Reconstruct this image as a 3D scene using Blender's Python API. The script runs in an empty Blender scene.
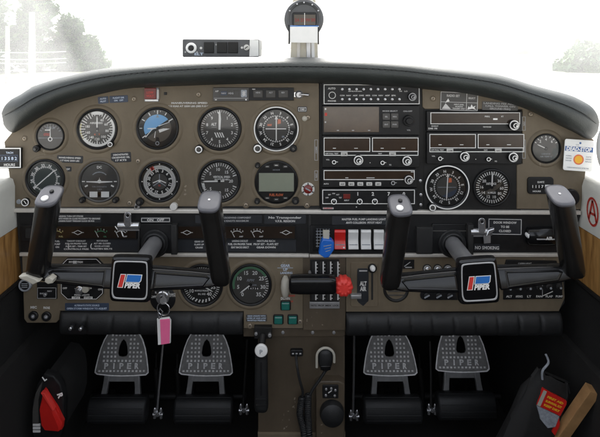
HAZE = .16; ROOF = True; ROOFZ = .74; ROOFEND = .75; SUN_EL = 50.; SUN_AZ = 0.; SKY = .15; SUN = 1.5; EXPO = 1.88
import bpy, bmesh, math, random
from mathutils import Vector, Matrix
random.seed(7)
C = bpy.context.scene.collection
S = .002                      # metres per photo pixel on the plane of the panel
D = 1.0                       # eye to panel
EX, EY = 292., 48.            # where the eye looks square at the panel
ex, ez = (EX-300)*S, (218.5-EY)*S
R = math.radians
def kk(y): return S*(D+y)/D
def P(px, py, y=0.):
    s = kk(y); return Vector((ex+(px-EX)*s, y, ez+(EY-py)*s))

# ------------------------------------------------------------------ materials
MATS = {}
def M(name, rgb, rough=.5, metal=0., var=.1, vs=40., bump=0., bs=400., coat=0., spec=.5, emit=None):
    m = bpy.data.materials.new(name); m.use_nodes = True
    nt = m.node_tree; b = nt.nodes['Principled BSDF']
    b.inputs['Roughness'].default_value = rough; b.inputs['Metallic'].default_value = metal
    b.inputs['Specular IOR Level'].default_value = spec
    b.inputs['Coat Weight'].default_value = coat; b.inputs['Coat Roughness'].default_value = .12
    b.inputs['Base Color'].default_value = (*rgb, 1)
    tc = nt.nodes.new('ShaderNodeTexCoord')
    if var:
        n = nt.nodes.new('ShaderNodeTexNoise'); n.inputs['Scale'].default_value = vs; n.inputs['Detail'].default_value = 5
        n.inputs['Roughness'].default_value = .65
        nt.links.new(tc.outputs['Object'], n.inputs['Vector'])
        cr = nt.nodes.new('ShaderNodeValToRGB')
        cr.color_ramp.elements[0].position = .3; cr.color_ramp.elements[1].position = .7
        cr.color_ramp.elements[0].color = (*[c*(1-var) for c in rgb], 1)
        cr.color_ramp.elements[1].color = (*[min(1, c*(1+var)) for c in rgb], 1)
        nt.links.new(n.outputs['Fac'], cr.inputs['Fac']); nt.links.new(cr.outputs['Color'], b.inputs['Base Color'])
        mr = nt.nodes.new('ShaderNodeMapRange'); mr.inputs['To Min'].default_value = max(.02, rough*.8); mr.inputs['To Max'].default_value = min(1, rough*1.2)
        nt.links.new(n.outputs['Fac'], mr.inputs['Value']); nt.links.new(mr.outputs['Result'], b.inputs['Roughness'])
    if bump:
        n2 = nt.nodes.new('ShaderNodeTexNoise'); n2.inputs['Scale'].default_value = bs; n2.inputs['Detail'].default_value = 3
        nt.links.new(tc.outputs['Object'], n2.inputs['Vector'])
        bp = nt.nodes.new('ShaderNodeBump'); bp.inputs['Strength'].default_value = bump; bp.inputs['Distance'].default_value = .001
        nt.links.new(n2.outputs['Fac'], bp.inputs['Height']); nt.links.new(bp.outputs['Normal'], b.inputs['Normal'])
    MATS[name] = m; return m

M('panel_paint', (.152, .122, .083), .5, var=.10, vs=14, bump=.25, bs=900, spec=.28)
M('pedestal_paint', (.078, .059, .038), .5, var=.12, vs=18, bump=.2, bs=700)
M('black_plastic', (.011, .011, .0115), .42, var=.25, vs=60, bump=.12, bs=900, spec=.32)
M('black_matte', (.014, .0135, .013), .7, var=.2, vs=30, bump=.2, bs=600)
M('black_gloss', (.006, .006, .0065), .2, var=.2, vs=30, coat=.15, spec=.35)
M('black_metal', (.013, .0125, .012), .5, var=.25, vs=50, spec=.3)
M('dial_black', (.020, .0195, .018), .6, var=.08, spec=.25)
M('dial_grey', (.060, .056, .050), .55, var=.08)
M('dial_green', (.020, .034, .033), .5, var=.08)
M('bezel_grey', (.060, .057, .053), .4, var=.12)
M('card_brown', (.085, .072, .055), .5, var=.1)
M('mark_white', (.84, .83, .80), .5, var=.06)
M('paper_white', (.80, .80, .78), .6, var=.03)
M('text_white', (.62, .61, .59), .5, var=.08)
M('text_grey', (.40, .40, .40), .5, var=.08)
M('text_blue', (.50, .58, .70), .5, var=.08)
M('placard_black', (.018, .020, .024), .45, var=.15)
M('placard_blue', (.035, .05, .085), .5, var=.12)
M('mark_red', (.52, .045, .03), .5, var=.08)
M('mark_orange', (.68, .16, .06), .5, var=.05)
M('mark_green', (.10, .34, .17), .5, var=.05)
M('mark_yellow', (.60, .55, .25), .5, var=.05)
M('sky_dial', (.20, .46, .74), .5, var=.03)
M('lcd', (.36, .385, .30), .3, var=.04)
M('display_brown', (.038, .024, .016), .2, var=.2, vs=16, coat=.12, spec=.3)
M('display_glossy', (.085, .06, .042), .16, var=.25, vs=18, coat=.2)
M('chrome', (.60, .60, .61), .18, .85, var=.05)
M('steel', (.52, .52, .53), .32, .75, var=.1)
M('trim_silver', (.60, .57, .52), .4, .25, var=.08, vs=60)
M('pedal_metal', (.74, .73, .72), .45, .1, var=.25, vs=90, bump=.15)
M('pedal_base', (.19, .186, .18), .5, .1, var=.25, vs=90, bump=.15)
M('pedal_arm', (.20, .20, .20), .45, .4, var=.2)
M('rubber', (.011, .0115, .012), .55, var=.2, vs=40, bump=.3, bs=500)
M('grip_leather', (.013, .012, .011), .30, var=.25, vs=40, bump=.15, bs=700)
M('cap_silver', (.095, .095, .105), .4, .2, var=.08)
M('shaft_metal', (.36, .36, .37), .3, .55, var=.12)
M('red_plastic', (.58, .018, .014), .32, var=.08, coat=.3)
M('red_knob', (.72, .045, .035), .4, var=.06)
M('blue_plastic', (.012, .12, .50), .32, var=.06, coat=.3)
M('white_plastic', (.58, .57, .54), .4, var=.05)
M('ivory_plastic', (.42, .40, .34), .4, var=.05)
M('switch_white', (.62, .62, .61), .4, var=.08)
M('teal_lens', (.012, .13, .105), .22, var=.12, coat=.5)
M('red_lens', (.16, .018, .014), .3, var=.15)
M('pink_tag', (.92, .17, .36), .4, var=.05)
M('emblem_red', (.66, .05, .04), .35, var=.04)
M('emblem_blue', (.03, .17, .52), .35, var=.04)
M('cream_vinyl', (.66, .655, .60), .55, var=.05, vs=20, bump=.3, bs=300)
M('bronze_screw', (.34, .28, .21), .4, .4, var=.1)
M('mauve', (.30, .25, .33), .5, var=.08)
M('carpet', (.011, .010, .009), .95, var=.4, vs=200, bump=.6, bs=900)
M('sidewall_black', (.009, .0085, .008), .8, var=.3, vs=60, bump=.3, bs=500)
M('tan_wood', (.34, .19, .08), .5, var=.2, vs=30)
M('yellow_print', (.80, .42, .02), .5, var=.05)
M('blue_print', (.06, .13, .32), .5, var=.08)
M('label_grey', (.28, .30, .33), .5, var=.3, vs=200)
M('grip_leather', (.009, .0085, .008), .24, var=.25, vs=40, bump=.12, bs=700, coat=.2)
M('pillar_beige', (.58, .54, .44), .5, .1, var=.06)
M('border_silver', (.62, .62, .62), .3, .4, var=.05)
M('compass_grey', (.065, .068, .072), .38, var=.12)
M('white_paint', (.78, .78, .77), .3, var=.03, coat=.3)
M('bark', (.10, .085, .065), .9, var=.3, vs=3)
M('weathered_pole', (.30, .26, .21), .8, var=.2, vs=4)
M('leaf_dark', (.065, .14, .045), .6, var=.3, vs=.6)
M('leaf_light', (.11, .20, .06), .6, var=.3, vs=.6)
M('cable', (.25, .25, .25), .6, var=0)

def worn_paint(name, chips):
    m = MATS[name]; nt = m.node_tree; b = nt.nodes['Principled BSDF']; src = b.inputs['Base Color'].links[0].from_socket
    tc = nt.nodes.new('ShaderNodeTexCoord'); mp = nt.nodes.new('ShaderNodeMapping'); mp.inputs['Scale'].default_value = (1, 1, .35); nt.links.new(tc.outputs['Object'], mp.inputs['Vector'])
    n = nt.nodes.new('ShaderNodeTexNoise'); n.inputs['Scale'].default_value = 7; n.inputs['Detail'].default_value = 8; n.inputs['Roughness'].default_value = .7; nt.links.new(mp.outputs['Vector'], n.inputs['Vector'])
    r1 = nt.nodes.new('ShaderNodeMapRange'); r1.inputs['From Min'].default_value = .35; r1.inputs['From Max'].default_value = .68; r1.inputs['To Min'].default_value = .84; r1.inputs['To Max'].default_value = 1.16; nt.links.new(n.outputs['Fac'], r1.inputs['Value'])
    mu = nt.nodes.new('ShaderNodeVectorMath'); mu.operation = 'SCALE'; nt.links.new(src, mu.inputs[0]); nt.links.new(r1.outputs['Result'], mu.inputs['Scale'])
    c = nt.nodes.new('ShaderNodeTexNoise'); c.inputs['Scale'].default_value = 120; c.inputs['Detail'].default_value = 4; nt.links.new(tc.outputs['Object'], c.inputs['Vector'])
    k = nt.nodes.new('ShaderNodeTexNoise'); k.inputs['Scale'].default_value = 11; nt.links.new(tc.outputs['Object'], k.inputs['Vector'])
    ad = nt.nodes.new('ShaderNodeMath'); ad.operation = 'MULTIPLY'; nt.links.new(c.outputs['Fac'], ad.inputs[0]); nt.links.new(k.outputs['Fac'], ad.inputs[1])
    r2 = nt.nodes.new('ShaderNodeMapRange'); r2.inputs['From Min'].default_value = chips; r2.inputs['From Max'].default_value = chips+.015; nt.links.new(ad.outputs[0], r2.inputs['Value'])
    mx = nt.nodes.new('ShaderNodeMix'); mx.data_type = 'RGBA'; nt.links.new(r2.outputs['Result'], mx.inputs[0]); nt.links.new(mu.outputs[0], mx.inputs[6]); mx.inputs[7].default_value = (.25, .21, .16, 1)
    nt.links.new(mx.outputs[2], b.inputs['Base Color'])
worn_paint('panel_paint', .425); worn_paint('pedestal_paint', .42)
def vinyl():
    m = M('glare_vinyl', (.025, .030, .028), .55, var=.2, vs=9, bump=.0)
    nt = m.node_tree; b = nt.nodes['Principled BSDF']
    tc = nt.nodes.new('ShaderNodeTexCoord'); v = nt.nodes.new('ShaderNodeTexVoronoi'); v.inputs['Scale'].default_value = 420
    nt.links.new(tc.outputs['Object'], v.inputs['Vector'])
    n = nt.nodes.new('ShaderNodeTexNoise'); n.inputs['Scale'].default_value = 25; nt.links.new(tc.outputs['Object'], n.inputs['Vector'])
    ad = nt.nodes.new('ShaderNodeMath'); ad.operation = 'ADD'
    nt.links.new(v.outputs['Distance'], ad.inputs[0]); nt.links.new(n.outputs['Fac'], ad.inputs[1])
    bp = nt.nodes.new('ShaderNodeBump'); bp.inputs['Strength'].default_value = .22; bp.inputs['Distance'].default_value = .0012
    nt.links.new(ad.outputs[0], bp.inputs['Height']); nt.links.new(bp.outputs['Normal'], b.inputs['Normal'])
vinyl()
def wood():
    m = M('wood_veneer', (.3, .15, .05), .38, var=0, coat=.3)
    nt = m.node_tree; b = nt.nodes['Principled BSDF']
    tc = nt.nodes.new('ShaderNodeTexCoord'); mp = nt.nodes.new('ShaderNodeMapping'); mp.inputs['Scale'].default_value = (18, 18, 2.2)
    nt.links.new(tc.outputs['Object'], mp.inputs['Vector'])
    n = nt.nodes.new('ShaderNodeTexNoise'); n.inputs['Scale'].default_value = 5; n.inputs['Detail'].default_value = 6; n.inputs['Distortion'].default_value = .6
    nt.links.new(mp.outputs['Vector'], n.inputs['Vector'])
    cr = nt.nodes.new('ShaderNodeValToRGB')
    cr.color_ramp.elements[0].position = .32; cr.color_ramp.elements[0].color = (.22, .10, .028, 1)
    cr.color_ramp.elements[1].position = .68; cr.color_ramp.elements[1].color = (.55, .30, .10, 1)
    nt.links.new(n.outputs['Fac'], cr.inputs['Fac']); nt.links.new(cr.outputs['Color'], b.inputs['Base Color'])
wood()
M('grass', (.12, .135, .07), .9, var=.3, vs=.5)
def ground_mat():
    m = M('concrete', (.5, .49, .46), .9, var=.12, vs=.8)
ground_mat()
def glass(name, ior, tint=(1, 1, 1), haze=0.):
    m = bpy.data.materials.new(name); m.use_nodes = True; nt = m.node_tree; nt.nodes.clear()
    o = nt.nodes.new('ShaderNodeOutputMaterial'); t = nt.nodes.new('ShaderNodeBsdfTransparent'); t.inputs[0].default_value = (*tint, 1)
    g = nt.nodes.new('ShaderNodeBsdfGlossy'); g.inputs['Roughness'].default_value = .06
    f = nt.nodes.new('ShaderNodeFresnel'); f.inputs['IOR'].default_value = ior
    mx = nt.nodes.new('ShaderNodeMixShader')
    nt.links.new(f.outputs[0], mx.inputs[0]); nt.links.new(t.outputs[0], mx.inputs[1]); nt.links.new(g.outputs[0], mx.inputs[2])
    last = mx
    if haze:
        tr = nt.nodes.new('ShaderNodeBsdfTranslucent'); tr.inputs[0].default_value = (.95, .96, .96, 1)
        m2 = nt.nodes.new('ShaderNodeMixShader')
        tc = nt.nodes.new('ShaderNodeTexCoord'); n = nt.nodes.new('ShaderNodeTexNoise'); n.inputs['Scale'].default_value = 6; n.inputs['Detail'].default_value = 8
        nt.links.new(tc.outputs['Object'], n.inputs['Vector'])
        mr = nt.nodes.new('ShaderNodeMapRange'); mr.inputs['From Min'].default_value = .3; mr.inputs['From Max'].default_value = .7
        mr.inputs['To Min'].default_value = haze*.75; mr.inputs['To Max'].default_value = haze*1.25
        nt.links.new(n.outputs['Fac'], mr.inputs['Value']); nt.links.new(mr.outputs['Result'], m2.inputs[0])
        nt.links.new(mx.outputs[0], m2.inputs[1]); nt.links.new(tr.outputs[0], m2.inputs[2]); last = m2
    nt.links.new(last.outputs[0], o.inputs['Surface']); MATS[name] = m
glass('gauge_glass', 1.5)
glass('windscreen_acrylic', 1.2, (.97, .98, .97), HAZE)

# ------------------------------------------------------------------ mesh builder: u right, v up, w towards the viewer, in photo pixels
_tc = {}
def text_mesh(s, bold):
    key = (s, bold)
    if key not in _tc:
        cu = bpy.data.curves.new('t', 'FONT'); cu.body = s; cu.resolution_u = 2; cu.offset = bold
        ob = bpy.data.objects.new('t', cu); me = bpy.data.meshes.new_from_object(ob)
        vs = [(v.co.x, v.co.y) for v in me.vertices]; fs = [tuple(p.vertices) for p in me.polygons]
        bpy.data.objects.remove(ob); bpy.data.meshes.remove(me); bpy.data.curves.remove(cu)
        _tc[key] = (vs, fs)
    return _tc[key]
CAP = max(v[1] for v in text_mesh('H', 0)[0])

def area(pts): return sum(pts[i-1][0]*pts[i][1]-pts[i][0]*pts[i-1][1] for i in range(len(pts)))/2
def inset(pts, d):
    n = len(pts); out = []
    for i in range(n):
        p0, p1, p2 = Vector(pts[i-1]), Vector(pts[i]), Vector(pts[(i+1) % n])
        a = (p1-p0); b = (p2-p1)
        if a.length < 1e-6 or b.length < 1e-6: out.append(tuple(p1)); continue
        a.normalize(); b.normalize()
        na, nb = Vector((-a.y, a.x)), Vector((-b.y, b.x)); m = na+nb
        q = m.dot(na)
        out.append(tuple(p1+m*(d/q if abs(q) > .25 else d)))
    return out
def rrect(u0, u1, v0, v1, r, n=4):
    r = min(r, (u1-u0)/2-1e-3, (v1-v0)/2-1e-3); pts = []
    for cx, cy, a in ((u1-r, v0+r, -90), (u1-r, v1-r, 0), (u0+r, v1-r, 90), (u0+r, v0+r, 180)):
        for i in range(n+1):
            t = R(a+90*i/n); pts.append((cx+r*math.cos(t), cy+r*math.sin(t)))
    return pts
def pol(ang, r): return (r*math.sin(R(ang)), r*math.cos(R(ang)))     # clock angle from 12 o'clock

class MB:
    def __init__(s, sc=S): s.v = []; s.f = []; s.m = []; s.names = []; s.sc = sc
    def mi(s, mat):
        if mat not in s.names: s.names.append(mat)
        return s.names.index(mat)
    def add(s, vs, fs, mat):
        o = len(s.v); s.v += vs; i = s.mi(mat)
        for f in fs: s.f.append([a+o for a in f]); s.m.append(i)
        return s
    def prism(s, pts, w0, w1, mat, bev=0., fmat=None, back=True):
        if area(pts) < 0: pts = pts[::-1]
        n = len(pts); rings = [[(p[0], p[1], w0) for p in pts]]
        if bev:
            rings.append([(p[0], p[1], w1-bev) for p in pts])
            rings.append([(p[0], p[1], w1-bev*.3) for p in inset(pts, bev*.3)])
            rings.append([(p[0], p[1], w1) for p in inset(pts, bev)])
        else: rings.append([(p[0], p[1], w1) for p in pts])
        vs = [p for r in rings for p in r]; fs = []
        for k in range(len(rings)-1):
            for i in range(n): j = (i+1) % n; fs.append([k*n+i, k*n+j, (k+1)*n+j, (k+1)*n+i])
        if back: fs.append(list(range(n))[::-1])
        s.add(vs, fs, mat)
        t = (len(rings)-1)*n; s.add([vs[t+i] for i in range(n)], [list(range(n))], fmat or mat)
        return s
    def box(s, u0, u1, v0, v1, w0, w1, mat, bev=0., r=0., fmat=None):
        u0, u1 = min(u0, u1), max(u0, u1); v0, v1 = min(v0, v1), max(v0, v1)
        pts = rrect(u0, u1, v0, v1, r) if r else [(u0, v0), (u1, v0), (u1, v1), (u0, v1)]
        return s.prism(pts, w0, w1, mat, bev, fmat)
    def flat(s, pts, w, mat):
        if area(pts) < 0: pts = pts[::-1]
        return s.add([(p[0], p[1], w) for p in pts], [list(range(len(pts)))], mat)
    def rect(s, u0, u1, v0, v1, w, mat): return s.flat([(u0, v0), (u1, v0), (u1, v1), (u0, v1)], w, mat)
    def frame(s, u0, u1, v0, v1, t, w, mat, th=.3):
        t = .62 if t == .8 else t
        u0, u1 = min(u0, u1), max(u0, u1); v0, v1 = min(v0, v1), max(v0, v1)
        for a in ((u0, u1, v1-t, v1), (u0, u1, v0, v0+t), (u0, u0+t, v0+t, v1-t), (u1-t, u1, v0+t, v1-t)):
            s.box(*a, w-th, w, mat)
        return s
    def lathe(s, prof, u, v, mat, seg=40, a0=0, a1=360):
        full = abs(a1-a0) >= 360; cols = seg if full else seg+1; vs = []; fs = []; idx = []
        for r, w in prof:
            if r <= 1e-6: idx.append([len(vs)]*cols); vs.append((u, v, w))
            else:
                idx.append(list(range(len(vs), len(vs)+cols)))
                for j in range(cols):
                    t = R(a0+(a1-a0)*j/seg); vs.append((u+r*math.cos(t), v+r*math.sin(t), w))
        for i in range(len(prof)-1):
            for j in range(seg):
                q = [idx[i][j], idx[i][(j+1) % cols], idx[i+1][(j+1) % cols], idx[i+1][j]]; f = []
                for a in q:
                    if a not in f: f.append(a)
                if len(f) > 2: fs.append(f)
        return s.add(vs, fs, mat)
    def cyl(s, u, v, r, w0, w1, mat, seg=24, bev=.3):
        return s.lathe([(0, w0), (r, w0), (r, w1-bev), (r-bev, w1), (0, w1)][::1], u, v, mat, seg)
    def disc(s, u, v, r, w, mat, seg=40):
        return s.flat([(u+r*math.cos(R(360*i/seg)), v+r*math.sin(R(360*i/seg))) for i in range(seg)], w, mat)
    def arc(s, r0, r1, a0, a1, w, mat, n=None, u=0, v=0):
        n = n or max(3, int(abs(a1-a0)/6)); vs = []; fs = []
        for i in range(n+1):
            a = a0+(a1-a0)*i/n
            for r in (r0, r1): x, y = pol(a, r); vs.append((u+x, v+y, w))
        for i in range(n): fs.append([2*i, 2*i+1, 2*i+3, 2*i+2][::-1] if a1 > a0 else [2*i, 2*i+1, 2*i+3, 2*i+2])
        return s.add(vs, fs, mat)
    def stroke(s, p, q, t, w, mat, t2=None):
        p, q = Vector(p), Vector(q); d = (q-p); d.normalize(); n = Vector((-d.y, d.x)); t2 = t if t2 is None else t2
        return s.flat([tuple(p-n*t/2), tuple(q-n*t2/2), tuple(q+n*t2/2), tuple(p+n*t/2)], w, mat)
    def ticks(s, r0, r1, angs, t, w, mat, u=0, v=0):
        for a in angs:
            p, q = pol(a, r0), pol(a, r1); s.stroke((p[0]+u, p[1]+v), (q[0]+u, q[1]+v), t, w, mat)
        return s
    def text(s, st, u, v, h, w, mat, width=None, rot=0., align='c', bold=.03, skew=0.):
        vs, fs = text_mesh(st, bold)
        if not vs: return s
        x0 = min(a[0] for a in vs); x1 = max(a[0] for a in vs); k = h/CAP
        kx = k if width is None else width/(x1-x0)
        ox = {'c': (x0+x1)/2, 'l': x0, 'r': x1}[align]; c, sn = math.cos(R(rot)), math.sin(R(rot)); out = []
        for x, y in vs:
            X = (x-ox)*kx; Y = y*k-h/2; X += Y*skew
            out.append((u+X*c-Y*sn, v+X*sn+Y*c, w))
        return s.add(out, [list(f) for f in fs], mat)
    def lines(s, ls, u, v, h, pitch, w, mat, widths=None, align='c', bold=.03):
        for i, l in enumerate(ls):
            s.text(l, u, v-i*pitch, h, w, mat, widths[i] if widths else None, 0, align, bold)
        return s
    def tube(s, pts, r, mat, seg=10, caps=True):
        pts = [Vector(p) for p in pts]; n = len(pts); rs = r if isinstance(r, (list, tuple)) else [r]*n
        vs = []; fs = []; nrm = None
        for i in range(n):
            t = (pts[min(i+1, n-1)]-pts[max(i-1, 0)]).normalized()
            if nrm is None:
                nrm = t.orthogonal().normalized()
            else:
                nrm = (nrm-t*nrm.dot(t)); nrm = nrm.normalized() if nrm.length > 1e-6 else t.orthogonal().normalized()
            b = t.cross(nrm)
            for j in range(seg):
                a = 2*math.pi*j/seg; vs.append(tuple(pts[i]+nrm*(math.cos(a)*rs[i])+b*(math.sin(a)*rs[i])))
        for i in range(n-1):
            for j in range(seg): k = (j+1) % seg; fs.append([i*seg+j, i*seg+k, (i+1)*seg+k, (i+1)*seg+j])
        if caps: fs.append(list(range(seg))[::-1]); fs.append([(n-1)*seg+j for j in range(seg)])
        return s.add(vs, fs, mat)
    def loft(s, rings, mat, caps=(True, True), capmat=None):
        n = len(rings[0]); vs = [tuple(p) for r in rings for p in r]; fs = []
        for k in range(len(rings)-1):
            for i in range(n): j = (i+1) % n; fs.append([k*n+i, k*n+j, (k+1)*n+j, (k+1)*n+i])
        s.add(vs, fs, mat)
        if caps[0]: s.add([vs[i] for i in range(n)], [list(range(n))[::-1]], mat)
        if caps[1]: t = (len(rings)-1)*n; s.add([vs[t+i] for i in range(n)], [list(range(n))], capmat or mat)
        return s
    def grid(s, fn, nu, nv, mat, flip=False):
        vs = [fn(i/nu, j/nv) for j in range(nv+1) for i in range(nu+1)]; fs = []
        for j in range(nv):
            for i in range(nu):
                a = j*(nu+1)+i; f = [a, a+1, a+nu+2, a+nu+1]; fs.append(f[::-1] if flip else f)
        return s.add([tuple(p) for p in vs], fs, mat)
    def holes(s, outer, inner, w0, w1, mat, bev=.3):       # a plate with holes, from a filled 2-D outline
        cu = bpy.data.curves.new('h', 'CURVE'); cu.dimensions = '2D'; cu.fill_mode = 'BOTH'
        cu.extrude = (w1-w0)/2-bev; cu.bevel_depth = bev; cu.bevel_resolution = 1; cu.offset = -bev
        for pts in [outer]+inner:
            sp = cu.splines.new('POLY'); sp.points.add(len(pts)-1); sp.use_cyclic_u = True
            for p, q in zip(sp.points, pts): p.co = (q[0], q[1], 0, 1)
        ob = bpy.data.objects.new('h', cu); me = bpy.data.meshes.new_from_object(ob)
        vs = [(v.co.x, v.co.y, v.co.z+(w0+w1)/2) for v in me.vertices]; fs = [list(p.vertices) for p in me.polygons]
        bpy.data.objects.remove(ob); bpy.data.meshes.remove(me); bpy.data.curves.remove(cu)
        return s.add(vs, fs, mat)
    def build(s, name, parent=None, loc=None, smooth=.6):
        me = bpy.data.meshes.new(name); k = s.sc
        me.from_pydata([(u*k, -w*k, v*k) for u, v, w in s.v], [], s.f)
        for n in s.names: me.materials.append(MATS[n])
        me.polygons.foreach_set('material_index', s.m)
        me.polygons.foreach_set('use_smooth', [True]*len(s.f))
        me.update(); me.set_sharp_from_angle(angle=smooth)
        o = bpy.data.objects.new(name, me); C.objects.link(o)
        if parent: o.parent = parent
        if loc is not None: o.location = loc
        return o

def tag(o, label=None, cat=None, group=None, kind=None):
    if label: o['label'] = label
    if cat: o['category'] = cat
    if group: o['group'] = group
    if kind: o['kind'] = kind
    return o
def thing(name, label, cat, px, py, y=0., group=None, loc=None):
    o = bpy.data.objects.new(name, None); C.objects.link(o); o.location = loc if loc is not None else P(px, py, y)
    o.empty_display_size = .02
    return tag(o, label, cat, group)
def copy_part(o, parent, loc):
    c = o.copy(); C.objects.link(c); c.parent = parent; c.location = loc; return c
# ------------------------------------------------------------------ instrument panel (origin at the photo's middle)
def A(px, py): return (px-300., 218.5-py)
def AP(l): return [A(*p) for p in l]
panel = thing('instrument_panel', 'brown painted aircraft instrument panel with black centre section and silver trim strips', 'instrument panel', 300, 218.5)
b = MB(); b.prism(AP([(6, 140), (37, 118), (67, 102), (133, 88), (200, 84), (314, 82), (433, 86), (483, 93), (543, 112), (588, 140), (583, 214), (566, 258), (566, 304), (560, 312), (345, 312), (345, 330), (243, 330), (243, 312), (60, 312), (56, 323), (26, 323), (18, 256), (15, 213)]), -12, -2.5, 'black_matte'); b.build('backing', panel)
b = MB(); b.prism(AP([(4, 142), (13, 131), (37, 113), (67, 96), (100, 86), (133, 80), (167, 78), (200, 77), (250, 77), (310, 77), (319, 79), (319.5, 206), (14, 207.5)]), -2.4, 0, 'panel_paint', .7); b.build('pilot_plate', panel)
b = MB(); b.prism(AP([(422, 78), (433, 78), (483, 87), (517, 95), (543, 106), (567, 118), (594, 140), (586, 170), (581, 209.5), (517, 209), (517, 165), (522.5, 163.5), (522.5, 109.5), (425, 109), (422.5, 107)]), -2.4, 0, 'panel_paint', .7); b.build('copilot_plate', panel)
b = MB(); b.box(*A(320, 211)[:1], A(424, 0)[0], A(0, 212)[1], A(0, 78)[1], -2.4, -1.2, 'black_metal', .3)
b.box(A(424, 0)[0], A(521.5, 0)[0], A(0, 212)[1], A(0, 110.5)[1], -2.4, -1.2, 'black_metal', .3); b.build('radio_rack', panel)
b = MB(); b.prism(AP([(18, 213), (579, 215.5), (572, 253), (20, 253)]), -2.4, -1, 'black_plastic', .4)
# recessed bays get a raised border of their own
b.prism(AP([(308.5, 214.5), (311, 214.5), (311, 253), (308.5, 253)]), -1.2, .6, 'black_matte', .4); b.build('middle_plate', panel)
b = MB(); b.prism(AP([(14, 208), (300, 209.6), (580, 210.6), (580, 214.4), (300, 213.6), (14, 212.2)]), -2, 2.2, 'trim_silver', 1.); b.build('trim_strip', panel)
b = MB(); b.prism(AP([(20, 252.6), (309, 254), (309, 257), (20, 255.8)]), -2, 1.8, 'trim_silver', .8)
b.prism(AP([(309.5, 254), (561, 253), (560, 256.5), (309.5, 257)]), -2, 1.8, 'trim_silver', .8); b.build('trim_strip', panel)
b = MB(); b.prism(AP([(22, 256.3), (303, 257.3), (303, 328.5), (243.5, 328.5), (243.5, 311.5), (60, 311), (59, 320), (56, 323), (27, 323), (24, 319)]), -2.4, 0, 'panel_paint', .6); b.build('lower_pilot_plate', panel)
b = MB(); b.prism(AP([(346, 257.3), (561, 256.8), (565, 298), (559, 311.5), (346, 312)]), -2.4, 0, 'panel_paint', .6); b.build('lower_copilot_plate', panel)

def screw(px, py, first=[None]):
    if first[0] is None:
        m = MB(); m.lathe([(3.3, -.3), (3.3, .1), (2.6, .35), (2.2, .1)], 0, 0, 'panel_paint', 20)
        m.lathe([(2.1, 0), (1.9, .5), (1.1, .8), (0, .9)], 0, 0, 'bronze_screw', 18)
        m.box(-1.1, 1.1, -.22, .22, .8, .93, 'black_matte'); m.box(-.22, .22, -1.1, 1.1, .8, .93, 'black_matte')
        first[0] = m.build('screw', panel); o = first[0]
    else: o = copy_part(first[0], panel, (0, 0, 0))
    u, v = A(px, py); o.location = (u*S, -.0002, v*S); o.rotation_euler = (0, random.random()*3, 0)
for p in ((24.5, 138.5), (134, 99), (198.5, 94.5), (308, 117.5), (246, 205), (307, 205), (138, 161), (129.5, 203), (433, 98.5), (530.5, 114), (27.5, 202), (250, 331.5-6), (300, 321.5)): screw(*p)

def placard(px0, px1, py0, py1, ls, h, pitch, bg='placard_black', fg='text_white', fr=False, tilt=0., widths=None, w=0., align='c', bold=.03, base=True):
    m = MB(); W = px1-px0; H = py1-py0
    if base: m.box(-W/2, W/2, -H/2, H/2, w-.2, w+.3, bg, .15, r=1.)
    if fr: m.frame(-W/2+.8, W/2-.8, -H/2+.8, H/2-.8, .5, w+.45, fg)
    top = (len(ls)-1)*pitch/2
    m.lines(ls, 0 if align == 'c' else -W/2+2, top, h, pitch, w+.42, fg, widths, align, bold)
    o = m.build('placard', panel); u, v = A((px0+px1)/2, (py0+py1)/2); o.location = (u*S, 0, v*S); o.rotation_euler = (0, R(tilt), 0); return o
placard(98, 108.5, 96.5, 103.5, ['AUTO', 'PILOT'], 1.5, 2.6, 'placard_blue', 'text_blue', tilt=-5)
placard(109.5, 128, 95.5, 102.5, ['FLIGHT DIR', 'ON   OFF'], 1.5, 2.6, 'placard_blue', 'text_blue', tilt=-3)
placard(166, 213, 100.5, 108.5, ['MANEUVERING SPEED', '113 KIAS AT 2550 LBS (SEE P.O.H.)'], 1.6, 3.2, fg='text_white', base=False, widths=[36, 42])
placard(57, 83, 155.5, 162.8, ['MANEUVERING SPEED', '117 KIAS 2550 LBS'], 1.5, 2.8, widths=[22, 19], tilt=2)
placard(111, 131, 152.3, 162.3, ['DEMONSTRATED', 'CROSSWIND VEL', '17 KTS'], 1.6, 2.8, widths=[15, 18, 11], tilt=-3)
placard(64, 71.5, 166.5, 171.5, ['ADF'], 1.6, 2, tilt=0)
placard(297.5, 307, 106.5, 112, ['OBS'], 1.8, 2, fr=True)
placard(482, 518, 101.8, 110.6, ['LANDING FEE AREA', 'CALL TOWER ON', 'GROUND FREQ'], 1.6, 2.6, 'bezel_grey', 'text_grey', tilt=2, widths=[33, 30, 21])
placard(54, 101, 214.6, 223, ['WARNING: TURN OFF STROBE', 'LIGHTS WHEN IN CLOSE PROXIMITY TO GROUND', 'OR DURING FLIGHT THROUGH CLOUD OR FOG'], 1.5, 2.4, widths=[27, 44, 38], w=-.9, align='l')
placard(51, 139, 239.5, 252, [], 1, 1, w=-.9)
def loose(px, py, ls, h, pitch, fg='text_white', w=-.58, widths=None, align='c', bold=.03, name='lettering'):
    m = MB(); m.lines(ls, 0, 0, h, pitch, w, fg, widths, align, bold); o = m.build(name, panel); u, v = A(px, py); o.location = (u*S, 0, v*S); return o
loose(57, 241.5, ['FUEL', 'PUMP', 'ON'], 1.6, 2.9)
loose(76, 241.2, ['TAKEOFF CHECKLIST', 'FUEL ON PROPER TANK', 'FLAPS SET - TRIM SET', 'CONTROLS FREE'], 1.4, 2.7, widths=[19, 22, 21, 25])
loose(102, 241, ['MIXTURE RICH', 'ALT AIR CLOSED', 'DOOR LATCHED', 'FASTEN BELTS'], 1.4, 2.7, widths=[11, 17, 15, 20])
for x in (68.5, 91): loose(x, 246, ['('], 4, 3)
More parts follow.
